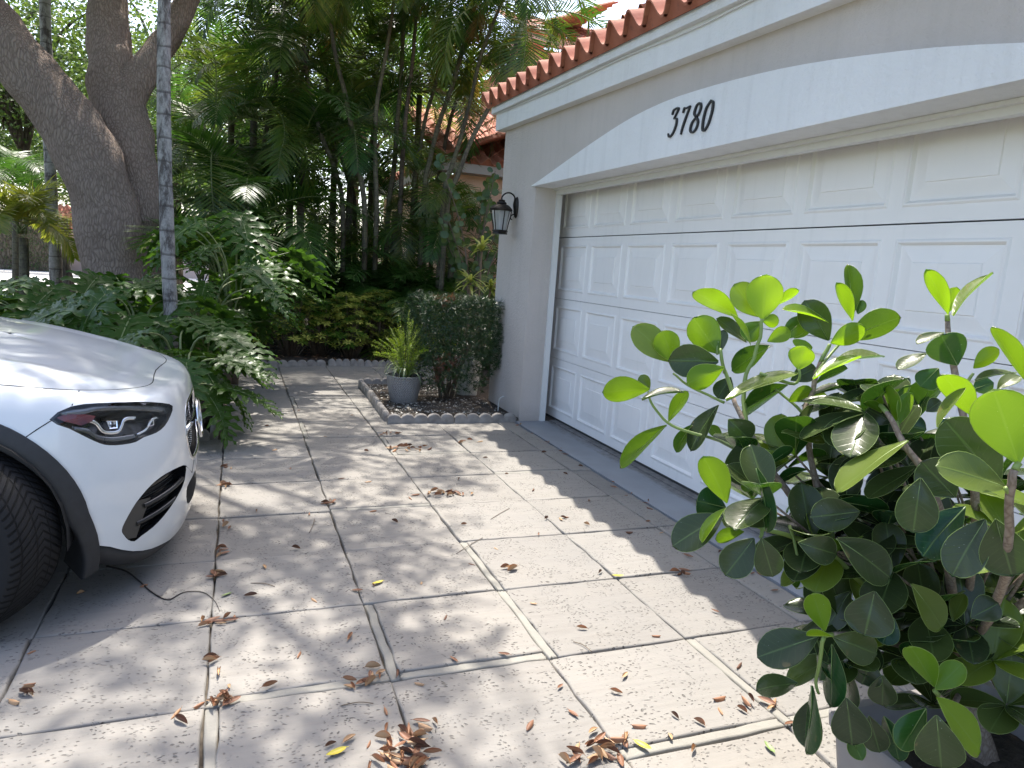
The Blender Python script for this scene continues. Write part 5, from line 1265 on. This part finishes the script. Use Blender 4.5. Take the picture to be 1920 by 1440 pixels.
L7 = [(235,600,20,610,115,1.85,'u',.78),(235,600,195,535,55,1.88,'t',.45),(200,645,390,597,28,1.8,'t',.35),(320,745,405,605,60,1.85,'u',.55),(310,760,95,950,75,1.8,'u',.58),
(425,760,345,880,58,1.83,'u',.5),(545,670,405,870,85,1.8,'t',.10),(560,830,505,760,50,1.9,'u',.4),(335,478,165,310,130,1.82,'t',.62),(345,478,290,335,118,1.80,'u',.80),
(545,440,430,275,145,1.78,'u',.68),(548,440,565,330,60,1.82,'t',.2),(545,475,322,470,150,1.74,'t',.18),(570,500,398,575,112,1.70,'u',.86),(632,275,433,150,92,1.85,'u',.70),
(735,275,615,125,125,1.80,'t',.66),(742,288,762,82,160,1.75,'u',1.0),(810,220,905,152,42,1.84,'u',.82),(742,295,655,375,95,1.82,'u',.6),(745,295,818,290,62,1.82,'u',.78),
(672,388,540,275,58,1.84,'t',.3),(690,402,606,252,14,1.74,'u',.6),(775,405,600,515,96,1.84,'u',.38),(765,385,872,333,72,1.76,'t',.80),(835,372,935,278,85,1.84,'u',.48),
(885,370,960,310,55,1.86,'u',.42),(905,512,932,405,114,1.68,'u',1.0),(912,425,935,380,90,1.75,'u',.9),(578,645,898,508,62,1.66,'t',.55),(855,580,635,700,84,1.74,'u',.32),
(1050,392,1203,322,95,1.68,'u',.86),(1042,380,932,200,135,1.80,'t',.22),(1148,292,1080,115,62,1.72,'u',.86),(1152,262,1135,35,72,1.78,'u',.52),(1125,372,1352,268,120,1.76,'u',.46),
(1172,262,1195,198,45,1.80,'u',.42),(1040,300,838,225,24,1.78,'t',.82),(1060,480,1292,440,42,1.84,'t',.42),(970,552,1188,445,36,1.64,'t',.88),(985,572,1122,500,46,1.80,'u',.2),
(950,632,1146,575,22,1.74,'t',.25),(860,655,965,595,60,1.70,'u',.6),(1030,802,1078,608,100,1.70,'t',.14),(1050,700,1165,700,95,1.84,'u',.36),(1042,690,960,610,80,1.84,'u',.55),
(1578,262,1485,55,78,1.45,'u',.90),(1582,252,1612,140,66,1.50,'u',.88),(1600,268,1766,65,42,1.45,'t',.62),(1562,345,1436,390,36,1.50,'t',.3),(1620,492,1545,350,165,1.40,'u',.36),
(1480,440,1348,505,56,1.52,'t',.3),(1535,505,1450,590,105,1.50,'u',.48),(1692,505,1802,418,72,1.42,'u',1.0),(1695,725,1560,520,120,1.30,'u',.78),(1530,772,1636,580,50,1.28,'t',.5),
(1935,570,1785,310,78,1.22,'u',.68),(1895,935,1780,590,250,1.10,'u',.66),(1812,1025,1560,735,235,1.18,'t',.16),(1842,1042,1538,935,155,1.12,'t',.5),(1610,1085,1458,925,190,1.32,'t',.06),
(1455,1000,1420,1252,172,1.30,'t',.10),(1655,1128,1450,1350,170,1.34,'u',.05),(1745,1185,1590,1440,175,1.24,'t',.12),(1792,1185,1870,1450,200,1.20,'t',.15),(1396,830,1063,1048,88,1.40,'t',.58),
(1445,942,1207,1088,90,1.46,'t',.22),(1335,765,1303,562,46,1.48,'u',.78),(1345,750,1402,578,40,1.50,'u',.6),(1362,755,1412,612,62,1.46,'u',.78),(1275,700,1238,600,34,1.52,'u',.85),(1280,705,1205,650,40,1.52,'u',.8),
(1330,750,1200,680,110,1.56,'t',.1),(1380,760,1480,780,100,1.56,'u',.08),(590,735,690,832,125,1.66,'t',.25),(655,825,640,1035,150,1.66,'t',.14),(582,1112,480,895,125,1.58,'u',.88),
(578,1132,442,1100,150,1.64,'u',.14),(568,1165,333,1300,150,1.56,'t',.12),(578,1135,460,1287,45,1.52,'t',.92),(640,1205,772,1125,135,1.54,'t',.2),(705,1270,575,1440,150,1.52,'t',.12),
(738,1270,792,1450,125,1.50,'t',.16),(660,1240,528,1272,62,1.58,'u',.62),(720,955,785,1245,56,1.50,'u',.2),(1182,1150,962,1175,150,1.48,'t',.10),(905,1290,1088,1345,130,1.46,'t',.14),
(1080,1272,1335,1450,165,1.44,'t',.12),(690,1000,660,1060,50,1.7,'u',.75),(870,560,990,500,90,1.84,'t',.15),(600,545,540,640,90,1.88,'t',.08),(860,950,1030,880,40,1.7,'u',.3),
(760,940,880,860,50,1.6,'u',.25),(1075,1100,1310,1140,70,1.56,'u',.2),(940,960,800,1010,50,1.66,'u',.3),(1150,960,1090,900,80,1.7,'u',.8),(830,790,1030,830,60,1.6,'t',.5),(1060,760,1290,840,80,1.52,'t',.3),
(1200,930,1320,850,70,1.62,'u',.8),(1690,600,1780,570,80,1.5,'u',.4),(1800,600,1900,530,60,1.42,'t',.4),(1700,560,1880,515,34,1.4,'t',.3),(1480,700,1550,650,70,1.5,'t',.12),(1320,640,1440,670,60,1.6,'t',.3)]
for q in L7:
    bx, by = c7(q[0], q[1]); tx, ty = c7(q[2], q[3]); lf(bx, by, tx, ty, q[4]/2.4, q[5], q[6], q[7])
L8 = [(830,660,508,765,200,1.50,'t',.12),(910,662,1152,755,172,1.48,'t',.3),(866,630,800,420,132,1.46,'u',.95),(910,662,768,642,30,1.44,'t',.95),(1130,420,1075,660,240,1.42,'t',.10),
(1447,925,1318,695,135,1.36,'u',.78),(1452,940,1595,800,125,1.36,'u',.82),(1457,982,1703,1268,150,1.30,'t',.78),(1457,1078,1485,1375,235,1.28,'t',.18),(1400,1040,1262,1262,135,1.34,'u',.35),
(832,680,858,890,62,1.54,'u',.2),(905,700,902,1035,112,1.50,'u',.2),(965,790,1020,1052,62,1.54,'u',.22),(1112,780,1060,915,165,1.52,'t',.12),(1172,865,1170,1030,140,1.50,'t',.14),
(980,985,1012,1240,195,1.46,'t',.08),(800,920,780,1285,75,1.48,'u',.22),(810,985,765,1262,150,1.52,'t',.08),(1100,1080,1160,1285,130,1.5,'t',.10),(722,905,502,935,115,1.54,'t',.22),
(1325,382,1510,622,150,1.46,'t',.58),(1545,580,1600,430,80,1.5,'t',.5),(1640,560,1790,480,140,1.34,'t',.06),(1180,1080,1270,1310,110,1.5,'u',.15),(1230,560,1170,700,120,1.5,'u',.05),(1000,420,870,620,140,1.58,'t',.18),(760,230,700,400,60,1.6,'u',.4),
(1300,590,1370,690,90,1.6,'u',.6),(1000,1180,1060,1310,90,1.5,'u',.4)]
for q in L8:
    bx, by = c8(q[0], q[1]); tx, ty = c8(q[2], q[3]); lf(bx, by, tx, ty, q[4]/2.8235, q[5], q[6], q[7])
BR = [([(1800,1260,1.72),(1680,1150,1.66),(1600,1080,1.62),(1530,990,1.62),(1440,870,1.66),(1400,800,1.70),(1372,735,1.74),(1356,690,1.76)], .016, .006),
([(1440,870,1.66),(1353,828,1.76),(1300,812,1.80),(1253,793,1.82),(1222,755,1.84),(1216,735,1.85)], .006, .0045),
([(1356,690,1.76),(1352,655,1.74),(1358,700,1.74)], .006, .005), ([(1358,755,1.74),(1300,728,1.78),(1262,700,1.80)], .005, .004), ([(1346,665,1.78),(1347,640,1.78)], .005, .004),
([(1400,800,1.70),(1395,715,1.74),(1418,660,1.74),(1429,598,1.75)], .008, .0055), ([(1425,700,1.7),(1490,720,1.68),(1497,692,1.68)], .006, .004),
([(1800,1250,1.72),(1560,1010,1.66),(1530,900,1.66),(1510,780,1.68),(1520,740,1.70),(1540,680,1.72),(1556,645,1.72)], .013, .006), ([(1510,780,1.68),(1480,750,1.72),(1440,720,1.75)], .006, .004),
([(1530,700,1.7),(1570,650,1.74),(1590,620,1.75)], .005, .004), ([(1800,1250,1.72),(1770,1000,1.45),(1740,900,1.4),(1700,840,1.42),(1665,780,1.46),(1650,760,1.5)], .015, .006), ([(1690,830,1.44),(1680,790,1.46)], .007, .005),
([(1820,1220,1.70),(1880,1100,1.3),(1893,930,1.12),(1912,868,1.10)], .014, .007), ([(1893,930,1.12),(1885,915,1.11)], .006, .005), ([(1800,1240,1.72),(1830,960,1.45),(1795,720,1.42),(1780,620,1.46),(1776,590,1.46)], .013, .006), ([(1800,740,1.42),(1825,700,1.42)], .006, .004),
([(1640,1120,1.62),(1560,1040,1.56),(1480,1005,1.55),(1430,990,1.54),(1365,955,1.56)], .009, .0055), ([(1430,990,1.54),(1425,1008,1.53)], .006, .005), ([(1780,1240,1.70),(1690,1210,1.60),(1600,1190,1.50),(1548,1192,1.48)], .012, .006),
([(1800,1270,1.70),(1790,1330,1.45),(1752,1295,1.38)], .010, .006), ([(1810,1240,1.72),(1870,1180,1.6),(1960,1090,1.45)], .018, .010), ([(1800,1260,1.72),(1860,1230,1.6),(1990,1180,1.5)], .016, .010), ([(1480,985,1.55),(1500,1060,1.52)], .005, .004),
([(1790,1180,1.7),(1850,960,1.6),(1870,860,1.6)], .009, .005), ([(1545,1195,1.48),(1530,1270,1.5),(1535,1300,1.5)], .006, .004)]
for P, r0_, r1_ in BR:
    Q = smoothpath([D(x, y, d) for x, y, d in P], 5); n = len(Q)
    cut = 0 if r0_ < .0095 else int(n*.82); rr_ = [lerp(r0_, r1_, k/(n-1))*.72 for k in range(n)]; Q = [q-CO+V((noise.noise(q*25), noise.noise(q*25+V((9, 0, 0))), 0))*.005*(0 if k in (0, n-1) else 1) for k, q in enumerate(Q)]
    if cut > 1: BB.tube(Q[:cut+1], rr_[:cut+1], 9, 0, .55, wob=.25)
    SB.tube(Q[cut:], rr_[cut:], 8, 0, .5)
J = D(1800, 1250, 1.72)
BB.tube([q-CO for q in smoothpath([V((PC.x+.08, PC.y+.1, .26)), V((J.x+.02, J.y, .45)), J], 5)], [.035, .033, .031, .03, .028, .026, .025, .024, .023, .022, .02], 10, wob=.3)
for k in range(7):  # dead twigs near the base
    a = J+V((Rl.uniform(-.03, .03), Rl.uniform(-.03, .03), Rl.uniform(-.05, .05))); e = a+V((Rl.uniform(-.25, .25), Rl.uniform(-.2, .2), Rl.uniform(-.12, .06))); BB.tube([a-CO, a.lerp(e, .5)+V((0, 0, .02))-CO, e-CO], [.004, .003, .0015], 5)
# leaves filling the inner and far side of the bush
tips = []
for _ in range(34):
    th = Rl.uniform(0, 2*pi); u = Rl.random()**.5; hh = Rl.uniform(.42, .98); p = V((PC.x+.08+cos(th)*u*.36, PC.y+.10+sin(th)*u*.36, hh)); q = p-CP; dz = q.dot(CF)
    sx_, sy_ = 960+FPX*q.dot(CR)/dz, 720-FPX*q.dot(CU)/dz
    if dz < 1.35 or sx_ < 1480 or (sx_ < 1640 and sy_ < 860) or sy_ < 770: continue
    tips.append(p)
for _ in range(60):
    x, y = Rl.uniform(1400, 1900), Rl.uniform(700, 1240)
    if y < 700+(1700-x)*.25 or (x < 1500 and y < 820) or (x < 1560 and y > 1130) or (x > 1720 and y < 800): continue
    tips.append(D(x, y, Rl.uniform(1.52, 1.85)))
for p in tips:
    ax = V((p.x-PC.x-.08, p.y-PC.y-.1, .25)).normalized(); t1 = ax.cross(V((0, 0, 1))).normalized(); t2 = ax.cross(t1)
    BB.tube([q-CO for q in smoothpath([J, J.lerp(p, .55)+V((Rl.uniform(-.04, .04), Rl.uniform(-.04, .04), .03)), p], 4)], [.005-.0025*k/8 for k in range(9)], 6)
    c0 = Rl.choice([.08, .12, .2, .3, .6])
    for j in range(5):
        a = 2*pi*j/5+Rl.uniform(-.4, .4); d = (t1*cos(a)+t2*sin(a)+ax*Rl.uniform(.1, .9)).normalized(); L = Rl.uniform(.105, .15); T = p+d*L
        qq = T-CP; dz = qq.dot(CF); sx_ = 960+FPX*qq.dot(CR)/dz; sy_ = 720-FPX*qq.dot(CU)/dz
        if sx_ < 1340 or sy_ < 690+(1700-sx_)*.12 or (sx_ < 1480 and sy_ < 760) or dz < 1.3: continue
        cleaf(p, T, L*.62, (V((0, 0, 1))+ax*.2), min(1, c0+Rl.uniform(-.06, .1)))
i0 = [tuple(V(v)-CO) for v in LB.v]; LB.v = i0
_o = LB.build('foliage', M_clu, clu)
for nm, ix in (('lu', 0), ('lt', 1)): _o.data.attributes.new(nm, 'FLOAT', 'POINT').data.foreach_set('value', [q[ix] for q in LUV])
SB.build('green_stems', M_rib, clu); BB.build('branches', M_cbark, clu)
# ------------------------------------------------------------------ scalloped concrete edging
M_edge = simple('edging_concrete', (.17, .155, .14), (.30, .28, .255), 14, .9, .7, 70, .006)
def edging_mesh(n=5, w=.105, h=.085, t=.05):
    b = MB(); rows = []
    xs = []; 
    for k in range(n):
        for j in range(9):
            if k and j == 0: continue
            u = j/8*2-1; xs.append((k*w+w*(j/8), h*.42+h*.58*sqrt(max(0, 1-u*u*.93))))
    for x, z in xs:
        rows.append([(x, -t/2, -.03), (x, -t/2, z-.014), (x, -t*.3, z-.003), (x, 0, z), (x, t*.3, z-.003), (x, t/2, z-.014), (x, t/2, -.03)])
    b.grid(rows); i = len(b.v); b.v += rows[0]; b.face(range(i, i+7)); i = len(b.v); b.v += rows[-1]; b.face(list(range(i, i+7))[::-1])
    o = b.build('edging_piece', M_edge, sharp=60); me = o.data; bpy.data.objects.remove(o); return me
EM = edging_mesh()
def edging(x0, y0, x1, y1, n, label, group):
    for k in range(n):
        o = bpy.data.objects.new('edging_piece', EM); COL.objects.link(o); a = V((x0, y0)).lerp(V((x1, y1)), k/n); o.location = (a.x, a.y, R.uniform(-.006, .006))
        o.rotation_euler = (R.uniform(-.04, .04), 0, atan2(y1-y0, x1-x0)+R.uniform(-.012, .012)); L = V((x1-x0, y1-y0)).length/n; o.scale = (L/.53, 1, R.uniform(.94, 1.06)); tag(o, label, 'edging', group)
edging(-1.60, -.27, -.40, -.26, 2, 'scalloped concrete edging along the front of the small bed by the garage pier', 'scalloped edging at the front of the small bed')
edging(-1.53, 1.62, -1.585, -.20, 3, 'scalloped concrete edging down the left side of the small bed', 'scalloped edging at the left side of the small bed')
edging(-1.50, 1.66, -.45, 1.70, 2, 'scalloped concrete edging at the back of the small bed behind the potted fern', 'scalloped edging behind the potted fern')
edging(-2.93, 2.80, -1.75, 3.03, 2, 'scalloped concrete edging at the back of the paving, left of the seam', 'scalloped edging at the back left')
edging(-1.72, 3.05, -.30, 3.16, 3, 'scalloped concrete edging at the back of the paving, right of the seam', 'scalloped edging at the back right')
edging(-2.97, -.70, -2.93, 2.75, 6, 'scalloped concrete edging along the left bed under philodendron leaves', 'scalloped edging along the left bed')
edging(-5.8, -.74, -2.99, -.74, 5, 'scalloped concrete edging behind the car nose', 'scalloped edging behind the car')
# ------------------------------------------------------------------ pebbles in the small bed
Rg = random.Random(99); M_peb = NM('pebbles'); M_peb.set(Roughness=.7); M_peb.base(M_peb.ramp(attr(M_peb), [(0, (.03, .03, .028)), (.45, (.10, .09, .08)), (.7, (.22, .20, .17)), (1, (.55, .53, .48))])); M_peb = M_peb.m
b = MB()
for _ in range(2600):
    x, y = Rg.uniform(-1.5, -.42), Rg.uniform(-.2, 1.56); s = Rg.uniform(.007, .017)
    if noise.noise(V((x*2.2, y*2.2, 9))) < -.12 and Rg.random() < .8: continue
    i = len(b.v); a = Rg.uniform(0, 6); c = Rg.random()**1.3
    for dx, dy, dz in ((1, 0, 0), (0, .75, 0), (-1, 0, 0), (0, -.75, 0), (0, 0, .6)): b.v.append((x+(dx*cos(a)-dy*sin(a))*s, y+(dx*sin(a)+dy*cos(a))*s, .022+dz*s+.004*Rg.random()))
    for k in range(4): b.face((i+k, i+(k+1) % 4, i+4), 0, c)
o = b.build('pebbles', M_peb); o['kind'] = 'stuff'
# leaf litter worked into the soil of the left bed
M_lit = NM('dry_leaf'); M_lit.set(Roughness=.6); M_lit.base(M_lit.ramp(attr(M_lit), [(0, (.10, .045, .025)), (.3, (.22, .10, .05)), (.7, (.36, .18, .09)), (1, (.42, .28, .15))])); M_lit = M_lit.m
b = MB()
for _ in range(4200):
    x, y = Rg.uniform(-7, .6), Rg.uniform(-.6, 7)
    if x > -3.05 and y < 3.15: continue
    a = Rg.uniform(0, 6.3); d = V((cos(a), sin(a), Rg.uniform(-.2, .3))); blade(b, (x, y, .05+Rg.uniform(0, .02)), d, V((Rg.uniform(-.5, .5), Rg.uniform(-.5, .5), 1)), Rg.uniform(.05, .1), .025, .3, 0, Rg.random(), 2, w0=.3)
o = b.build('leaf_litter', M_lit); o['kind'] = 'stuff'
# ------------------------------------------------------------------ fallen leaves on the paving
def dry_leaf(R, L=.075, W=.024, curl=1.0):
    b = MB(); rows = []; N = 9; c = R.random(); bend = R.uniform(.3, 1.5); tw = R.uniform(-.6, .6)
    for k in range(N+1):
        t = k/N; f = sin(pi*min(1, t**.9))**.75*.5*W+.0008; x = (t-.5)*L; z = .006+L*.14*bend*(t-.5)**2*2
        row = []
        for j in range(5):
            u = j/4*2-1; a = u*curl*1.15; yy = sin(a)*f/max(.6, curl*.95); zz = (1-cos(a))*f*1.25
            cr, sr = cos(tw*(t-.5)), sin(tw*(t-.5)); row.append((x, yy*cr-zz*sr, z+yy*sr+zz*cr))
        rows.append(row)
    b.grid(rows, 0, c); b.tube([(-L*.5, 0, .006+L*.07*bend), (-L*.62, .002, .008)], .0009, 3, 0, c)
    o = b.build('fallen_leaf', M_lit); me = o.data; bpy.data.objects.remove(o); return me
DL = [dry_leaf(Rg, Rg.uniform(.046, .066), Rg.uniform(.013, .020), Rg.uniform(.9, 1.9)) for _ in range(14)]
def m_col(name, c1, c2): return simple(name, c1, c2, 60, .5)
cnt = 0
def drop(x, y, label, group, s=1.0, z=0.0, me=None, flip=None):
    global cnt
    o = bpy.data.objects.new('fallen_leaf', me or Rg.choice(DL)); COL.objects.link(o); o.location = (x, y, z+.002)
    fl = pi if (flip if flip is not None else Rg.random() < .35) else 0
    o.rotation_euler = (fl+Rg.uniform(-.25, .25), Rg.uniform(-.12, .12), Rg.uniform(0, 2*pi)); 
    if fl: o.location.z += .016*s
    o.scale = (s, s, s); tag(o, label, 'leaf', group); cnt += 1; return o
def pile(px, py, n, sx, sy, label, group, s=1.0, rot=0, h=.018):
    c = G(px, py)
    for k in range(n):
        u, v = Rg.gauss(0, 1)*sx, Rg.gauss(0, 1)*sy; r = math.hypot(u/sx, v/sy)
        drop(c.x+u*cos(rot)-v*sin(rot), c.y+u*sin(rot)+v*cos(rot), label, group, s*Rg.uniform(.8, 1.15), max(0, h*(1.3-r))*Rg.random())
pile(765, 1405, 52, .045, .075, 'curled brown leaf in the big pile at the bottom edge left of the middle', 'leaves of the big pile at the bottom edge', 1.0, -.3)
pile(695, 1275, 12, .05, .018, 'curled brown leaf in the small pile at the slab corner above the big pile', 'leaves of the small pile above the big pile', .95, .2)
pile(755, 843, 22, .09, .05, 'curled brown leaf in the far pile out from the small bed corner', 'leaves of the pile near the small bed', 1.0)
pile(822, 928, 20, .09, .03, 'curled brown leaf in the pile at the slab joint in the middle of the paving', 'leaves of the pile at the middle joint', 1.0)
pile(620, 944, 7, .03, .02, 'curled brown leaf in the little heap at a joint left of the middle pile', 'leaves of the little heap at the joint', .9)
pile(1135, 1405, 24, .085, .03, 'curled brown leaf in the pile at the bottom edge right of the middle', 'leaves of the pile at the bottom right', 1.0, .25)
pile(1415, 1322, 9, .05, .025, 'curled brown leaf in the small heap left of the grey planter', 'leaves of the heap by the planter', 1.0)
pile(408, 1320, 12, .075, .014, 'curled brown leaf lying in the joint below the car bumper', 'leaves in the joint near the bottom left', 1.0, .3)
pile(408, 1165, 9, .035, .015, 'curled brown leaf where two joints cross in front of the car wheel', 'leaves at the joint crossing by the car', .9)
for (px, py, n) in ((405, 1080, 8), (415, 1040, 6), (418, 985, 4), (420, 912, 6), (422, 880, 4), (395, 1250, 4), (40, 1310, 6)):
    pile(px, py, n, .014, .035, 'curled brown leaf in the long joint beside the car', 'leaves in the long joint beside the car', .9)
pile(735, 815, 8, .06, .03, 'curled brown leaf at the near left corner of the small bed', 'leaves at the small bed corner', .95)
pile(880, 830, 6, .05, .03, 'curled brown leaf on the paving in front of the small bed', 'leaves in front of the small bed', .95)
pile(960, 1068, 3, .03, .012, 'curled brown leaf in the group near the sun edge in the middle', 'leaves of the group in the middle', 1.1)
pile(1275, 1075, 5, .05, .015, 'curled brown leaf on the shadow edge beside the round leaved bush', 'leaves on the shadow edge', 1.0)
pile(1040, 975, 4, .05, .015, 'curled brown leaf at the joint below the garage corner', 'leaves at the joint by the garage', 1.0)
for k in range(26):
    y = Rg.uniform(-3.9, -.4); drop(-.44+Rg.gauss(0, .03), y, 'small brown leaf caught along the edge of the grey garage apron', 'leaves along the garage apron', Rg.uniform(.5, .85))
SP_ = [(835,1160),(590,1128),(495,1066),(655,1198),(670,1110),(885,1060),(1000,1133),(790,1095),(690,1398),(655,1390),(785,1285),(815,1357),(995,1363),(1155,1300),(1310,1358),(1350,1335),(1170,1270),(1265,1345),(1255,1385),(1300,1410),(640,900),(555,1030),(930,1030),(1000,920),(1060,890),(910,860),(950,890),(1020,850),(700,960),(545,880),(515,845),(690,905),(870,985),(1105,940),(1150,915),(1180,1000),(1215,980),(1240,1000),(1300,1010),(1210,945),(1340,1148),(1290,1045),(1125,1075),(1010,1005),(1100,985),(480,960),(580,965),(740,980),(860,900),(500,800),(560,770),(660,780),(610,820),(700,1100),(430,1290),(1480,1360),(1385,1250),(1230,1195),(1090,1180),(945,1230),(1075,1340),(60,1225),(150,1115),(270,1100),(330,985),(850,1240),(560,1230),(470,1120),(620,1400),(1050,1290)]
for px, py in SP_[::1]:
    c = G(px, py); drop(c.x, c.y, 'single curled brown leaf lying alone on the stone paving', 'scattered single brown leaves on the paving', Rg.uniform(.55, .95))
yl = dry_leaf(Rg, .062, .018, .7); ym = yl.copy(); ym.materials.clear(); ym.materials.append(m_col('yellow_leaf', (.55, .42, .03), (.45, .40, .04)))
gm_ = yl.copy(); gm_.materials.clear(); gm_.materials.append(m_col('green_leaf', (.14, .22, .06), (.20, .26, .08)))
for px, py, me, lab in ((708, 1096, ym, 'yellow leaf on the paving in the middle of the driveway'), (1205, 1402, ym, 'yellowish leaf near the bottom edge left of the grey planter'), (1442, 1405, gm_, 'pale green leaf on the paving just left of the planter'), (425, 1118, gm_, 'small green leaf beside the long joint by the car'), (1158, 1083, ym, 'tiny yellow green leaf at the joint near the shadow edge'), (630, 1415, ym, 'half yellow half brown leaf at the bottom edge by the big pile')):
    c = G(px, py); drop(c.x, c.y, lab, None, 1.0 if me != gm_ else .8, 0, me, False)
# thin root creeping over the slabs and a few twigs
b = MB(); P = [G(x, y)+V((0, 0, .004)) for x, y in ((200, 1063), (235, 1072), (262, 1092), (285, 1112), (315, 1126), (345, 1112), (380, 1112), (402, 1128), (412, 1148))]
b.tube(smoothpath(P, 5), [lerp(.0042, .0009, k/40) for k in range(41)], 5); tag(b.build('thin_root', simple('root', (.03, .022, .018), None)), 'thin dark root creeping over the slab under the car bumper', 'root')
TW = [((855, 1040), (905, 1010)), ((640, 1325), (700, 1322)), ((1380, 1060), (1400, 1075)), ((580, 1000), (590, 975)), ((470, 1095), (515, 1102)), ((920, 975), (955, 955)), ((1075, 1205), (1110, 1225))]
for k, (a, c) in enumerate(TW):
    A, C_ = G(*a)+V((0, 0, .004)), G(*c)+V((0, 0, .006)); b = MB(); b.tube(smoothpath([A, A.lerp(C_, .5)+V((.006, .008, .002)), C_], 4), .0018, 4)
    tag(b.build('twig', M_twig), 'short thin dark twig lying on the stone paving', 'twig', 'twigs on the paving')
